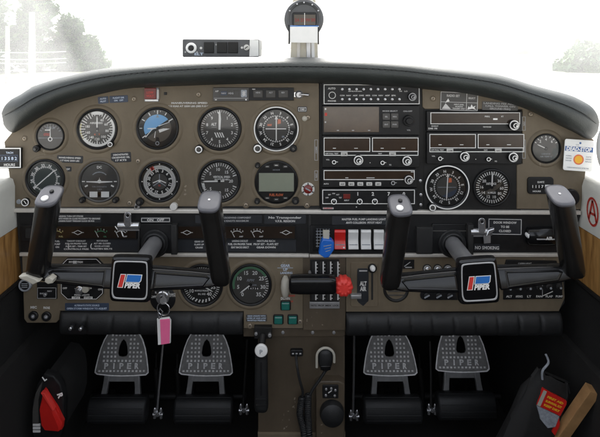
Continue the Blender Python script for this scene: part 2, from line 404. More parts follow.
placard(175, 296, 239.5, 252, [], 1, 1, w=-.9)
loose(199, 241.8, ['GEAR UP', 'FLAPS UP', 'CRUISE'], 1.6, 3)
loose(240, 241.2, ['LANDING CHECKLIST', 'FUEL ON PROPER TANK', 'SEAT BACKS ERECT'], 1.8, 3.2, widths=[16, 24, 18])
loose(266, 241.2, ['MIXTURE RICH', 'PROP SET - FLAPS SET', 'GEAR DOWN'], 1.8, 3.2, widths=[18, 25, 19])
placard(195, 262, 215.5, 223.5, ['DEMONSTRATED CROSSWIND COMPONENT', 'IS SEVENTEEN KNOTS MAXIMUM'], 1.6, 3.2, widths=[45, 40], w=-.9, fg='text_grey')
placard(264, 306, 215, 224, ['No Transponder', 'V.F.R. REGION'], 2.0, 3.6, widths=[33, 20], w=-.9, bold=.03)
placard(332, 396, 216.5, 225.8, ['MASTER FUEL PUMP LANDING LIGHT', 'ANTI COLLISION  PITOT HEAT'], 1.9, 3.4, widths=[44, 36], w=-.9, bold=.03)
placard(488, 522.5, 218.5, 235.5, ['DOOR WINDOW', 'TO BE', 'CLOSED'], 2.1, 4.2, fr=True, w=-.9, widths=[23, 8.6, 12], tilt=1)
placard(474, 500.5, 244.5, 251.5, ['NO SMOKING'], 3.1, 4, w=-.9, widths=[24], tilt=1, bold=.03)
placard(65, 109, 303, 310.6, ['ALTERNATE STATIC SOURCE', 'OPEN STORM WINDOW TO ADJUST'], 1.7, 3.1, 'placard_blue', 'text_blue', widths=[25, 40])
placard(246, 267, 314.5, 321.5, ['GEAR UNSAFE WITH', 'LEVER UP AND LOW', 'MANIFOLD PRESSURE'], 1.3, 2.2, 'bezel_grey', 'text_blue', widths=[18, 19, 18])
placard(141, 171, 216.6, 222.2, ['ON   OFF'], 2.2, 2, fr=True, w=1.2, widths=[17])
# pictogram plate with two boxes, above the right radios
m = MB(); m.box(-19, 19, -9.5, 9.5, -.2, .3, 'bezel_grey', .15); m.frame(-18.6, 18.6, -9.1, 9.1, .5, .5, 'text_white'); m.box(7.2, 7.7, -9, 9, .2, .5, 'text_white'); m.box(-18, 18, -1.2, -.8, .2, .5, 'text_white')
m.text('RADIO SET', -6, 5.4, 2.2, .45, 'text_white', 13); m.lines(['SELECT'], 12.6, 3.6, 1.7, 2, .45, 'text_white', [7])
m.flat([(-17, -8), (-13.5, -2.4), (-11.6, -4.2), (-8, -8)], .45, 'text_white'); m.flat([(-14, -2), (-11, 2.6), (-9.5, -.2)], .45, 'mark_white')
m.lines(['INPUT LEVEL', 'AUDIO', 'TRANSMIT ONLY'], 0, -3.2, 1.2, 2, .45, 'text_white', [10, 8, 13])
m.flat([(8.4, -8), (9.6, -4.6), (11.2, -5.8), (12.6, -2.4), (14, -5), (16.6, -3.8), (15.4, -6), (17.4, -8), (13.4, -6.8)], .45, 'mark_white')
o = m.build('placard', panel); u, v = A(459, 101.3); o.location = (u*S, 0, v*S); o.rotation_euler = (0, R(2), 0)
# fine vertical scales engraved beside the radios
for x, y0, y1 in ((523.9-300, 117, 130), (523.9-300, 140, 158), (316.3-300, 140, 160), (316.3-300, 171, 180)):
    m = MB(); v0, v1 = 218.5-y1, 218.5-y0; m.box(x-1.8, x-1.4, v0, v1, 0, .25, 'text_grey'); m.box(x+1.2, x+1.6, v0, v1, 0, .25, 'text_grey')
    m.text('COMM' if y1-y0 > 15 else 'NAV', x, (v0+v1)/2, 1.5, .2, 'text_grey', rot=90); m.box(x-1.8, x+1.6, v0-.4, v0, 0, .25, 'text_grey'); m.box(x-1.8, x+1.6, v1, v1+.4, 0, .25, 'text_grey'); m.build('lettering', panel)
m = MB(); m.box(-1.4, 1.4, -1.4, 1.4, -.2, .9, 'black_plastic', .3)
o = m.build('plug', panel); u, v = A(165.5, 93.5); o.location = (u*S, 0, v*S)

# ------------------------------------------------------------------ glareshield
TOP = [(1.5, 113), (4.6, 106), (11, 99.5), (20, 94.5), (33, 86.5), (50, 80.5), (67, 76), (100, 69), (150, 64), (200, 60.2), (250, 58.4), (300, 57.6), (350, 58.8), (400, 62), (433, 66), (467, 70), (500, 75), (533, 85), (567, 94), (583, 101), (592, 107), (597, 114), (599.5, 122)]
BOT = [(3.4, 124), (7, 128.6), (12, 131), (18, 129), (36, 118), (52, 109), (67, 102), (100, 93), (133, 87), (188, 84.5), (250, 82.5), (310, 82), (360, 83.5), (405, 86), (433, 89), (467, 92.5), (500, 99.5), (528, 108.5), (556, 122), (575, 131), (586, 137), (593, 137), (598, 131)]
def dens(l, n=4):
    out = []
    for i in range(len(l)-1):
        p0, p1, p2, p3 = [Vector(l[max(0, min(len(l)-1, j))]) for j in (i-1, i, i+1, i+2)]
        for k in range(n):
            t = k/n; out.append(.5*((2*p1)+(p2-p0)*t+(2*p0-5*p1+4*p2-p3)*t*t+(3*p1-p0-3*p2+p3)*t**3))
    out.append(Vector(l[-1])); return out
T, B = dens(TOP), dens(BOT)
prof = [(-.05, .004), (-.02, -.014), (.03, -.034), (.12, -.052), (.26, -.063), (.42, -.067), (.55, -.066), (.60, -.064), (.625, -.0615), (.65, -.064), (.78, -.061), (.90, -.050), (.97, -.034), (1.0, -.016)]
rings = []
for i, (t, q) in enumerate(zip(T, B)):
    e = i/(len(T)-1); f = .12+.88*math.sin(math.pi/2*min(1, min(e, 1-e)*5.5)); ring = []
    for g, y in prof:
        p = q+(t-q)*g; ring.append(P(p.x, p.y, y*f-.004))
    crest = ring[-1]
    wide = 1-abs(2*e-1)**2.2
    for d, dz in ((.04, .0), (.12, -.004), (.22, -.010), (.34, -.02), (.45, -.034)):
        ring.append(Vector((crest.x*(1-.10*d*(1-wide)), crest.y+d*(.2+.9*wide), crest.z+dz)))
    ring.append(Vector((crest.x*.98, crest.y+.45*(.2+.9*wide), crest.z-.09))); ring.append(Vector((ring[0].x*.99, .02, ring[0].z-.0)))
    rings.append(ring)
g0 = MB(1.); tv = P(300, 75, 0)
def loc(p, o): return (p.x-o.x, p.z-o.z, -(p.y-o.y))
g0.loft([[loc(p, tv) for p in r] for r in rings], 'glare_vinyl'); 
glare = g0.build('glareshield', None, tv, smooth=1.1)
tag(glare, 'padded black vinyl glareshield roll arching over the instrument panel', 'glareshield')
# stitched seam lying along the roll
sm = MB(1.)
for gg, yy, rr in ((.615, -.0655, .0012),):
    for i in range(3, len(T)-4):
        for a in (0.05, .55):
            def at(e):
                j = int(i+e); f0 = (i+e)-j; t = T[j].lerp(T[j+1], f0); q = B[j].lerp(B[j+1], f0); e2 = (i+e)/(len(T)-1); f = .12+.88*math.sin(math.pi/2*min(1, min(e2, 1-e2)*5.5))
                p = q+(t-q)*gg; return loc(P(p.x, p.y, yy*f-.0045), tv)
            sm.tube([at(a), at(a+.36)], rr*.55, 'rubber', 5)
sm.build('stitching', glare)

# ------------------------------------------------------------------ knee pads
def pad(px0, px1, py0, py1, n, label):
    W, H = px1-px0, py1-py0; m = MB()
    def fn(i, j):
        q = i*n; fr = abs((q % 1)-.5)*2; gr = 1-.12*max(0, (fr-.72)/.28)**2 if 0 < i < 1 else .8
        a = math.pi*(j*1.15-.06); return ((i-.5)*W, -H/2+H*(.5-.5*math.cos(min(max(a, 0), math.pi))) , -6+12*gr*max(0, math.sin(a))**.55 if 0 < a < math.pi else -6)
    m.grid(fn, n*14, 18, 'rubber'); m.box(-W/2, W/2, -H/2, H/2, -70, -6.1, 'black_matte')
    o = m.build('knee_pad', None, P((px0+px1)/2, (py0+py1)/2), smooth=1.2); return tag(o, label, 'knee pad', 'padded rolls under the panel')
pad(61, 243, 311.5, 335, 7, 'ribbed black vinyl knee pad under the left yoke and key tag')
pad(346, 561, 312.5, 336, 10, 'ribbed black vinyl knee pad under the right yoke, longer of the two')

# ------------------------------------------------------------------ gauges
def halo(m, r, mat='panel_paint'):
    m.lathe([(r+4.4, -.2), (r+3.9, .12), (r+3, .75), (r+1.9, 1.25), (r+.8, 1.1), (r-.2, .5), (r-.4, -.2)], 0, 0, mat, 56)
def gauge(name, label, px, py, r, face, needle=None, bez='black_plastic', dial='dial_black', rim=True, knobs=(), cat='gauge', gr='round flight instruments', ringmat=None, deep=.87, off=(0, 0)):
    t = thing(name, label, cat, px, py, 0, gr)
    if rim: m = MB(); halo(m, r); m.build('mounting_ring', t)
    m = MB(); m.lathe([(r, -2), (r, .9), (r-.5, 1.7), (r-1.2, 1.9), (r*deep+.6, 1.3), (r*deep, .35), (r*deep, -.4)], 0, 0, bez, 64)
    if ringmat: m.lathe([(r-.2, 1.5), (r-.5, 1.95), (r-1.3, 2.05), (r-1.5, 1.7)], 0, 0, ringmat, 64)
    m.build('bezel', t)
    m = MB(); m.disc(0, 0, r*deep+.3, .1, dial, 64); face(m, r*deep); m.build('dial_face', t)
    if needle: m = MB(); needle(m, r*deep); m.build('needle', t)
    m = MB(); m.lathe([(r*deep+.2, 1.0), (r*deep*.6, 1.15), (0, 1.2)], 0, 0, 'gauge_glass', 64); m.build('glass', t)
    for ku, kv, kr, km, kt in knobs:
        m = MB(); m.lathe([(kr, -.5), (kr, 4.2), (kr-.5, 4.8), (0, 4.9)], ku, kv, km, 22)
        if kt: m.arc(kr*.55, kr*.85, 0, 360, 4.95, kt, 24, ku, kv)
        if km == 'black_plastic' and kr > 2.5: m.lathe([(kr*.45, 4.8), (kr*.4, 7), (0, 7.2)], ku, kv, 'bezel_grey', 14)
        m.build('knob', t)
    return t
W_ = 'mark_white'
def nums(m, seq, r, h, mat=W_, w=.3, rotate=False, bold=.02):
    for s_, a in seq:
        u, v = pol(a, r); m.text(s_, u, v, h, w, mat, rot=-a if rotate else 0, bold=bold)
def hand(ang, r, t=1.1, tail=3., mat=W_, w=.75, tip=.2):
    def f(m, rr):
        a = R(ang); d = Vector((math.sin(a), math.cos(a))); n = Vector((-d.y, d.x))
        m.prism([tuple(x) for x in (-d*tail-n*t*.5, d*rr*r*.8-n*t*.5, d*rr*r-n*tip*.5, d*rr*r+n*tip*.5, d*rr*r*.8+n*t*.5, -d*tail+n*t*.5)], w-.15, w, mat)
        m.cyl(0, 0, 1.6, .2, w+.2, 'black_plastic', 16)
    return f
def f_suction(m, r):
    m.rect(-r*.95, r*.95, -2.2, -1.7, .3, 'label_grey'); m.text('VACUUM', 0, r*.66, 2.4, .3, 'label_grey', 9); m.rect(-5.5, 0, 5.4, 6.6, .3, W_); m.text('GYRO', -3.6, -.2+1.8, 2.4, .3, 'mark_red', 6.5, bold=.05); m.ticks(r*.78, r*.95, range(-60, 61, 15), .5, .3, 'label_grey'); m.flat([(1, -2), (r*.8, r*.3), (r*.9, -2)], .22, 'dial_grey')
def n_suction(m, r):
    m.prism([(-.5, -3), (.5, -3), (.3, 9.5), (-.3, 9.5)], .5, .7, W_); m.arc(1.3, 2.3, 0, 360, .75, W_, 20, 0, -3); m.disc(0, -3, 1.3, .72, 'dial_black', 16)
gauge('suction_gauge', 'small round gauge with red lettering and an upright needle, top left corner of panel', 50.5, 136, 14.4, f_suction, n_suction, dial='dial_grey', knobs=((-12.5, -12, 3.4, 'black_plastic', None),))
def f_asi(m, r):
    m.arc(r*.86, r*.985, 55, 175, .28, W_); m.arc(r*.83, r*.985, 175, 235, .28, W_); m.arc(r*.9, r*.97, 235, 290, .28, 'mark_yellow')
    m.ticks(r*.74, r*.97, range(10, 360, 10), .75, .34, W_); m.ticks(r*.66, r*.97, range(30, 360, 30), 1., .36, W_)
    nums(m, [('40', 28), ('60', 62), ('80', 100), ('100', 140), ('120', 180), ('140', 215), ('160', 250), ('180', 285)], r*.56, 2.4)
    m.prism([pol(a, r*.98) for a in range(-18, 19, 6)]+[pol(18, r*.84), pol(-18, r*.84)], .2, .4, W_); m.text('AIRSPEED', -1, r*.34, 1.7, .3, W_, 13); m.text('K   T', 0, -r*.3, 1.6, .3, 'mark_orange', 6)
gauge('airspeed_indicator', 'airspeed gauge with thick white outer arc and needle at twelve, upper row second from left', 97.3, 129, 20.6, f_asi, hand(0, .74, 1.3, 2), knobs=((14.5, -14.5, 2.9, 'black_plastic', W_),), dial='dial_grey')
def f_ai(m, r):
    h = [pol(a, r*.74) for a in range(-118, 53, 8)]; m.flat(h, .22, 'sky_dial')
    m.flat([pol(a, r*.74) for a in range(60, 236, 8)], .22, 'card_brown')
    m.arc(r*.76, r*.98, 0, 360, .2, 'dial_black', 60)
    for a, l, t in ((-90, .16, .8), (-60, .2, 1), (-30, .2, 1.1), (-10, .1, .5), (0, .22, 1.1), (10, .1, .5), (30, .18, .9), (58, .28, 1.1), (-122, .24, 1)): m.ticks(r*(.98-l), r*.96, [a], t, .34, W_)
    m.flat([(-1.6, r*.58), (1.6, r*.58), (0, r*.74)], .34, 'label_grey')
    for p, q in (((-12, -9), (-4.8, -.5)), ((-7, -1), (-1, 0)), ((-3, -9.5), (-2, -3)), ((1, 2.2), (12, 6.2)), ((2, -2.6), (9, -.2))): m.stroke(p, q, .9, .4, W_, .5)
    m.flat([(2, -4.4), (12.5, -.4), (6, -.1), (1, -1.4)], .42, W_); m.flat([(-10, -.9), (-1.6, -.5), (-1.6, .5), (-10, .2)], .42, W_)
def n_ai(m, r):
    m.prism([(-3, -r*.97), (3, -r*.97), (1.4, -r*.5), (-1.2, -r*.46)], .5, 1., 'black_plastic', .2); m.arc(1.3, 2., 0, 360, 1.02, 'label_grey', 20, 0, -r*.8)
t = gauge('attitude_indicator', 'attitude gauge with pale blue sky half tilted on its dial, upper row', 157.6, 128.2, 21.4, f_ai, None, dial='dial_black')
m = MB(); n_ai(m, 18.6); m.build('pedestal', t)
def f_alt(m, r):
    m.ticks(r*.86, r*.97, [i*7.2 for i in range(50)], .4, .3, W_); m.ticks(r*.8, r*.97, range(0, 360, 36), .8, .32, W_)
    nums(m, [(str(i), i*36) for i in range(10)], r*.68, 2.9); m.text('ALT', -r*.3, r*.23, 2.6, .3, W_, 5.4, bold=.04); m.rect(-r*.42, -r*.16, r*.07, r*.09, .3, 'text_grey')
    for x in (-4, -1.6, .8, 3): m.flat([(x-1.4, -r*.2), (x-.2, -r*.2), (x+2, -r*.46), (x+.8, -r*.46)], .3, W_)
    m.rect(r*.4, r*.66, -1.4, 1.4, .3, 'dial_grey')
def n_alt(m, r):
    m.prism([(-1.0, -1), (1.0, -1), (1.5, r*.5), (.9, r*.9), (0, r*.98), (-.6, r*.9), (-.9, r*.5)], .6, .8, W_); m.flat([(-2.6, r*.88), (1, r*.88), (-.6, r*.72)], .7, W_)
gauge('altimeter', 'altimeter dial lettered ALT with both hands near zero, upper row', 219.6, 128.6, 22, f_alt, n_alt, knobs=((-20, -20, 4.2, 'black_plastic', W_),), dial='dial_grey')
def rose(m, r, rot, rn=.84, h=2.5, t1=.56, dense=5, w=.3):
    lab = 'N 3 6 E 12 15 S 21 24 W 30 33'.split()
    nums(m, [(l, i*30+rot) for i, l in enumerate(lab)], r*rn, h, w=w, rotate=True, bold=.03)
    m.ticks(r*(t1+.07), r*.72, [a+rot for a in range(0, 360, 10)], .7, w, W_); m.ticks(r*(t1+.1), r*.70, [a+rot+5 for a in range(0, 360, 10)], .45, w, W_)
def f_vor(m, r):
    rose(m, r, 345); m.arc(r*.0, r*.6, 0, 360, .22, 'dial_grey', 40); m.text('NAV', -6.6, 3.8, 1.9, .3, 'mark_orange', 4.6, bold=.06); m.rect(-8.8, -4.6, 2.9, 4.5, .28, 'mark_orange')
    m.flat([(1.2, 4.6), (4.6, 5.4), (4.4, 9.4), (1.6, 9.8)], .3, 'mark_orange'); m.rect(6.2, 7.8, 7.6, 8.8, .3, 'label_grey'); m.rect(5.6, 8, -8.8, -7, .3, 'label_grey')
def n_vor(m, r):
    m.box(-.55, .55, -r*.62, r*.52, .5, .7, W_); m.box(-r*.56, r*.52, -.5, .5, .72, .9, W_); m.prism([(-1.6, r*.5), (1.6, r*.5), (0, r*.7)], .5, .75, W_)
gauge('course_indicator', 'course deviation gauge with crossed white needles and orange flags, upper row right', 276.3, 128.7, 22.6, f_vor, n_vor, ringmat=W_, knobs=((-18.4, -19, 4.6, 'black_plastic', W_), (17, -19, 3.6, 'black_plastic', None)), deep=.84)
def f_adf(m, r):
    rose(m, r, 20, .78, 2.6, .55); m.arc(0, r*.55, 0, 360, .22, 'dial_green', 40); m.arc(r*.88, r*.97, 0, 360, .22, 'dial_black', 50)
def n_adf(m, r):
    a = pol(47, r*.76); c = pol(230, r*.86); m.stroke(a, c, .8, .6, W_, 1.3); m.stroke(pol(47, r*.76), pol(47, r*.2), 1.1, .65, W_)
gauge('radio_compass', 'greenish radio compass dial partly hidden by the left yoke grip', 45.4, 178.8, 20, f_adf, n_adf, dial='dial_green')
def f_tc(m, r):
    m.text('DC', 0, r*.8, 2.4, .3, W_); m.arc(r*.5, r*.56, -45, 45, .3, 'label_grey'); m.flat([(-r*.72, -.5), (0, -1.3), (r*.72, -.5), (r*.72, .5), (0, .6), (-r*.72, .5)], .34, W_); m.disc(0, .3, 1.9, .36, W_, 18); m.prism([(-.5, 1.5), (.5, 1.5), (0, 4.2)], .2, .36, W_)
    m.stroke((-r*.96, .2), (-r*.8, .2), 1, .34, W_); m.stroke((r*.8, .2), (r*.96, .2), 1, .34, W_); m.stroke((-r*.8, -5), (-r*.64, -3.6), 1.5, .34, W_); m.stroke((r*.8, -5), (r*.64, -3.6), 1.5, .34, W_)
    m.text('TURN COORDINATOR', 0, -r*.28, 1.3, .3, 'label_grey', 15); m.text('2 MIN', 0, -r*.42, 1.3, .3, 'label_grey'); 
    m.box(-r*.62, r*.62, -r*.84, -r*.56, .2, .5, 'black_plastic', .1, r=1.5); m.rect(-r*.54, -r*.1, -r*.86, -r*.54, .55, 'paper_white'); m.rect(r*.1, r*.54, -r*.86, -r*.54, .55, 'paper_white'); m.disc(0, -r*.7, 1.6, .56, 'black_gloss', 18)
gauge('turn_coordinator', 'turn coordinator with white aeroplane silhouette and slip ball window, lower row', 99.5, 181.6, 20.8, f_tc, None, dial='bezel_grey', bez='bezel_grey', knobs=((-16, -17.5, 3, 'black_plastic', None), (17, -17.5, 3, 'black_plastic', None)))
def f_dg(m, r):
    m.arc(r*.70, r*.90, 0, 360, .22, 'mark_white', 60); m.ticks(r*.72, r*.92, [a for a in range(0, 360, 5)], .55, .3, 'dial_black')
    lab = 'N 3 6 E 12 15 S 21 24 W 30 33'.split(); nums(m, [(l, i*30-14) for i, l in enumerate(lab)], r*.6, 2.6, rotate=True, bold=.03)
    m.ticks(r*.93, r*1.0, range(0, 360, 45), 1., .3, W_); m.ticks(r*.72, r*.92, [-32, -27], 2.4, .34, 'mark_red'); m.arc(0, r*.44, 0, 360, .24, 'dial_grey', 30)
def n_dg(m, r):
    for a in (0, 125, 235): m.stroke(pol(a, .5), pol(a, r*.42), 1.1, .6, 'label_grey', .8)
    m.stroke((-r*.36, -1.2), (0, 1.6), 1, .62, W_); m.stroke((r*.36, -1.2), (0, 1.6), 1, .62, W_); m.disc(0, .4, 1.2, .66, W_, 12); m.text('N', 0, -r*.22, 1.8, .4, 'mark_red')
gauge('heading_indicator', 'heading gauge with white compass ring and red bug, lower row', 159.6, 181.5, 20.8, f_dg, n_dg, knobs=((-19, -19.5, 3.8, 'black_plastic', None), (14.8, -24.2, 3.6, 'white_plastic', None)))
def f_vsi(m, r):
    m.ticks(r*.8, r*.96, [-90+a*8 for a in range(-20, 21)], .6, .3, W_); m.ticks(r*.76, r*.97, range(-90, 271, 40), 1., .32, W_)
    nums(m, [('5', -50), ('10', -5), ('15', 40), ('20', 90), ('15', 140), ('10', 180), ('5', 228)], r*.62, 2.9); m.text('VERTICAL SPEED', r*.12, r*.22, 2.0, .3, W_, 17); m.text('100 FEET PER MIN', r*.12, r*.08, 1.5, .3, W_, 14)
    m.flat([(-r*.95, -1.8), (-r*.78, -3), (-r*.74, -9), (-r*.86, -8)], .3, W_)
gauge('vertical_speed_indicator', 'vertical speed gauge with its needle pointing left, lower row', 219.3, 181, 21.6, f_vsi, hand(-91, .9, 1.4, 5), dial='dial_grey')
def f_lcd(m, r):
    m.box(-18.6, 18.6, -10.4, 10, .1, .9, 'black_plastic', .2, r=1); m.rect(-17.4, 17.4, -9.4, 9, .95, 'lcd')
    m.text('FUEL FLOW', 0, -13, 2.2, .4, 'mark_orange', 14, bold=.05); m.text('MODE', 0, 12, 1.2, .4, 'label_grey', 7)
    for x, y, a in ((-9, 15.4, .6), (0, 16.8, 1), (9, 15.4, .6), (-9, -16, .6), (0, -17.4, .6), (9, -16, .6)): m.box(x-2.6, x+2.6, y-1.3, y+1.3, .1, 1.1*a+.2, 'bezel_grey', .2, r=.8); m.rect(x-1.4, x+1.4, y-.35, y+.35, 1.1*a+.24, 'text_white')
gauge('fuel_computer', 'round digital fuel computer with grey green screen, lower row right', 276.4, 181.8, 21.8, f_lcd, None, knobs=((-18.5, 17, 2.6, 'black_plastic', None), (-19, -18.5, 2.8, 'black_plastic', None), (19, -18, 3.6, 'black_plastic', None)), deep=.93)
def f_vor2(m, r):
    rose(m, r, 352); m.flat([pol(a, r*.56) for a in range(0, 360, 10)], .22, 'dial_grey'); m.rect(-9, 9, -.5, .1, .3, 'label_grey'); m.flat([(1.6, 4.4), (4.8, 4.8), (4.6, 9), (2, 9)], .3, 'mark_orange')
    m.flat([pol(a, r*.55) for a in range(100, 220, 10)], .24, 'placard_blue')
def n_vor2(m, r): m.prism([(-1, -r*.62), (0., -r*.62), (1.3, r*.62), (.3, r*.62)], .5, .7, W_); m.prism([(-1, r*.56), (2.2, r*.56), (.8, r*.72)], .5, .75, W_)
gauge('course_indicator', 'white ringed course gauge in the black section below the right radios', 446.9, 187, 22.3, f_vor2, n_vor2, ringmat=W_, rim=False, knobs=((-15.6, -19.2, 3.9, 'black_plastic', W_),), deep=.84)
def f_asi2(m, r):
    m.ticks(r*.76, r*.96, [a for a in range(0, 360, 9)], .85, .3, W_); nums(m, [('30', 50), ('60', 95), ('80', 128), ('10', 165), ('12', 200), ('14', 238), ('16', 272), ('20', 310)], r*.6, 2.7); m.text('DISTANCE', -.5, r*.22, 2., .3, W_, 10); m.text('N MILES', 0, -r*.32, 1.8, .3, W_, 8)
    m.flat([(-r*.7, -r*.3), (-r*.3, -r*.2), (r*.66, r*.36), (r*.5, r*.02), (-r*.2, -r*.5)], .2, 'card_brown')
gauge('distance_gauge', 'black dial with broad white ticks and upright needle, beside the white ringed course gauge', 491.7, 187.3, 19, f_asi2, hand(2, .92, 1.3, 0), rim=False, dial='dial_black')
def f_egt(m, r):
    nums(m, [('2', -38), ('4', 0), ('6', 40)], r*.7, 2.6); m.ticks(r*.84, r*.98, range(-60, 70, 20), .8, .3, W_); m.lines(['CARBURETOR', 'AIR TEMP C'], 0, -r*.42, 1.3, 2.6, .3, 'label_grey', [9, 12]); m.arc(r*.8, r*.97, 70, 150, .28, 'dial_green'); m.arc(r*.55, r*.97, 90, 130, .27, 'dial_green')
gauge('temperature_gauge', 'small round temperature gauge beside the white card at the panel right end', 545.8, 148.4, 15, f_egt, hand(-65, .76, 1., 0), dial='dial_grey')
def f_map(m, r):
    m.ticks(r*.8, r*.97, range(-140, 141, 7), .6, .3, W_); nums(m, [('10', -120), ('15', -75), ('20', -30), ('25', 15), ('30', 60), ('35', 100), ('40', 140)], r*.62, 3.4); m.text('MANIFOLD PRESSURE', 0, -r*.3, 1.4, .3, W_, 14); m.text('IN. HG', 0, -r*.48, 1.7, .3, W_)
    for i, a in enumerate(range(150, 215, 12)): m.stroke(pol(a, r*.78), pol(a+4, r*.94), 1.4, .3, W_)
gauge('manifold_gauge', 'manifold pressure dial half hidden behind the left yoke arm', 201.8, 285, 21.4, f_map, hand(120, .7, 1.2, 2), gr='engine gauges')
def f_tach(m, r):
    m.arc(r*.86, r*.98, -105, 62, .28, 'mark_green'); m.ticks(r*.84, r*.98, range(-140, 141, 4), .5, .34, 'dial_grey'); m.ticks(r*.84, r*.98, range(62, 141, 8), .7, .35, W_)
    nums(m, [(str(i*5), -140+i*40) for i in range(8)], r*.68, 3.6, w=.36); m.text('RPM', 0, r*.24, 2.4, .3, 'label_grey', 7, skew=.3); m.text('X100', r*.2, -r*.02, 1.4, .3, 'label_grey'); m.box(-3, 8.4, -5, -2.4, .1, .5, 'black_plastic', .1); m.text('1 4 7 3 6', 2.8, -3.7, 1.7, .55, W_, 10)
gauge('tachometer', 'engine speed dial with green arc, numbers five to thirty five', 250.6, 284.6, 21.2, f_tach, hand(-128, .72, 1.2, 1), gr='engine gauges', dial='dial_grey')

# counters
t = thing('hour_meter', 'rectangular counter with white frame at the left edge of panel', 'hour meter', 10.5, 157.4)
m = MB(); m.box(-13.5, 12, -10.4, 10, -.5, 3.4, 'black_plastic', .5); m.frame(-13, 12.2, -9.6, 10.2, 1.0, 3.6, W_); m.text('HOURS', 1, -6.6, 2.4, 3.5, 'text_white', 11); m.build('case', t)
m = MB(); m.box(-12, 9.6, -3.4, 3.4, 3.3, 3.7, 'placard_blue', .1)
for i in range(6): m.box(-11+i*3.4, -8.2+i*3.4, -2.6, 2.4, 3.6, 3.8, 'dial_black'); m.text('013582'[i], -9.6+i*3.4, -.2, 3., 3.85, 'text_blue')
m.text('TACH', 1, 5.4, 1.8, 3.5, 'text_blue'); m.build('counter', t)
t = thing('hour_meter', 'small black counter with rounded corners beside the right yoke grip', 'hour meter', 540, 185.2)
m = MB(); m.box(-13, 13, -8.4, 8.4, -.5, 1.6, 'black_plastic', .6, r=3); m.text('QUARTZ', 0, 3.6, 1.6, 1.7, 'text_white', 7); m.text('HOURS', -4, -5.6, 1.4, 1.7, 'text_white', 8); m.build('case', t)
m = MB(); m.box(-10, 10, -3, 1.6, 1.5, 1.9, 'black_gloss', .1); m.text('1 1 1 7', -3, -.8, 2.6, 1.95, 'text_white', 11); m.rect(4, 9.4, -2.4, 1, 1.93, 'text_white'); m.build('counter', t)
# ------------------------------------------------------------------ radios
TW = 'text_white'
def knobset(t, u, v, r, w, ring=W_, dot=True, name='knob'):
    m = MB(); m.lathe([(r, w-.3), (r, w+3), (r-.4, w+3.5), (r*.62, w+3.5), (r*.62, w+6.4), (r*.5, w+6.9), (0, w+6.9)], u, v, 'black_plastic', 26)
    for i in range(18): a = 20*i; p = pol(a, r); m.stroke(pol(a, r*.8), pol(a, r*.97), .3, w+3.56, 'bezel_grey') if False else None
    if ring: m.arc(r*.74, r*.98, 0, 360, w+3.6, ring, 28, u, v); m.arc(r*.36, r*.52, 0, 360, w+6.95, ring, 20, u, v)
    if dot: m.disc(u+.2*r, v-.1*r, r*.2, w+7, ring or W_, 10)
    return m.build(name, t)
def smallknob(t, u, v, r, w, ring=W_):
    m = MB(); m.lathe([(r, w-.3), (r, w+2), (r-.3, w+2.4), (0, w+2.4)], u, v, 'black_plastic', 18)
    if ring: m.arc(r*.6, r*.95, 0, 360, w+2.45, ring, 18, u, v); m.stroke((u+r, v), (u+r+1.8, v-.3), .7, w+.4, ring)
    return m.build('knob', t)
def radio(label, x0, x1, y0, y1, fn, name='radio', cat='radio', th=3., group='panel radios'):
    cx, cy = (x0+x1)/2, (y0+y1)/2; t = thing(name, label, cat, cx, cy, 0, group); m = MB(); W, H = x1-x0, y1-y0
    m.box(-W/2, W/2, -H/2, H/2, -1.3, th, 'black_plastic', .5, r=.8)
    L = lambda px, py: (px-cx, cy-py)
    fn(t, m, L, th); m.build('faceplate', t); return t
def display(t, L, px0, px1, py0, py1, w, mat='display_brown', marks=(), fr=True):
    m = MB(); (u0, v1), (u1, v0) = L(px0, py0), L(px1, py1); m.box(u0+.5, u1-.5, v0+.5, v1-.5, w-.3, w+.15, mat)
    if fr: m.frame(u0, u1, v0, v1, .8, w+.5, W_, .8)
    for a, b_, l in marks: u, v = L(a, b_); m.rect(u-l/2, u+l/2, v-.35, v+.35, w+.2, TW)
    return m.build('display', t)
def f_audio(t, m, L, w):
    (u0, v1), (u1, v0) = L(323.6, 84.2), L(418.8, 103.8); m.frame(u0, u1, v0, v1, .8, w+.3, W_)
    u, v = L(332, 95); m.arc(2.9, 3.6, 0, 360, w+.2, TW, 24, u, v); m.text('AUTO', u-.5, v+6.8, 1.8, w+.1, TW); m.text('PHONE', u-.3, v-5.6, 1.4, w+.1, TW, 8)
    for i in range(10):
        u, v = L(342+i*6.4, 95.2)
        if i < 9: m.text(['COM', 'NAV', 'ADF', 'DME', 'MKR', 'COM', 'NAV', 'ADF', 'SPK'][i], u, v, 1.3, w+.1, TW, 4.6)
    m.text('SPEAKER', L(373, 0)[0]-18, L(0, 92)[1]+1, .9, w+.1, TW, 14)
    for i in range(9):
        for y in (89, 99):
            u, v = L(342+i*7.1, y); s = MB(); s.lathe([(1.35, w-.1), (1.2, w+.5), (.7, w+.6), (.55, w+2.6), (.75, w+3), (0, w+3.1)], u, v, 'steel', 10); s.build('toggle', t)
    knobset(t, *L(411, 96.2), 4, w, ring='text_grey', dot=True)
    m.text('HI   LO', *L(403, 91), 1.2, w+.1, TW, 8)
radio('audio selector strip with two rows of small toggles at top of centre stack', 322, 420, 82.6, 105, f_audio, 'audio_panel', 'audio panel', 2.6)
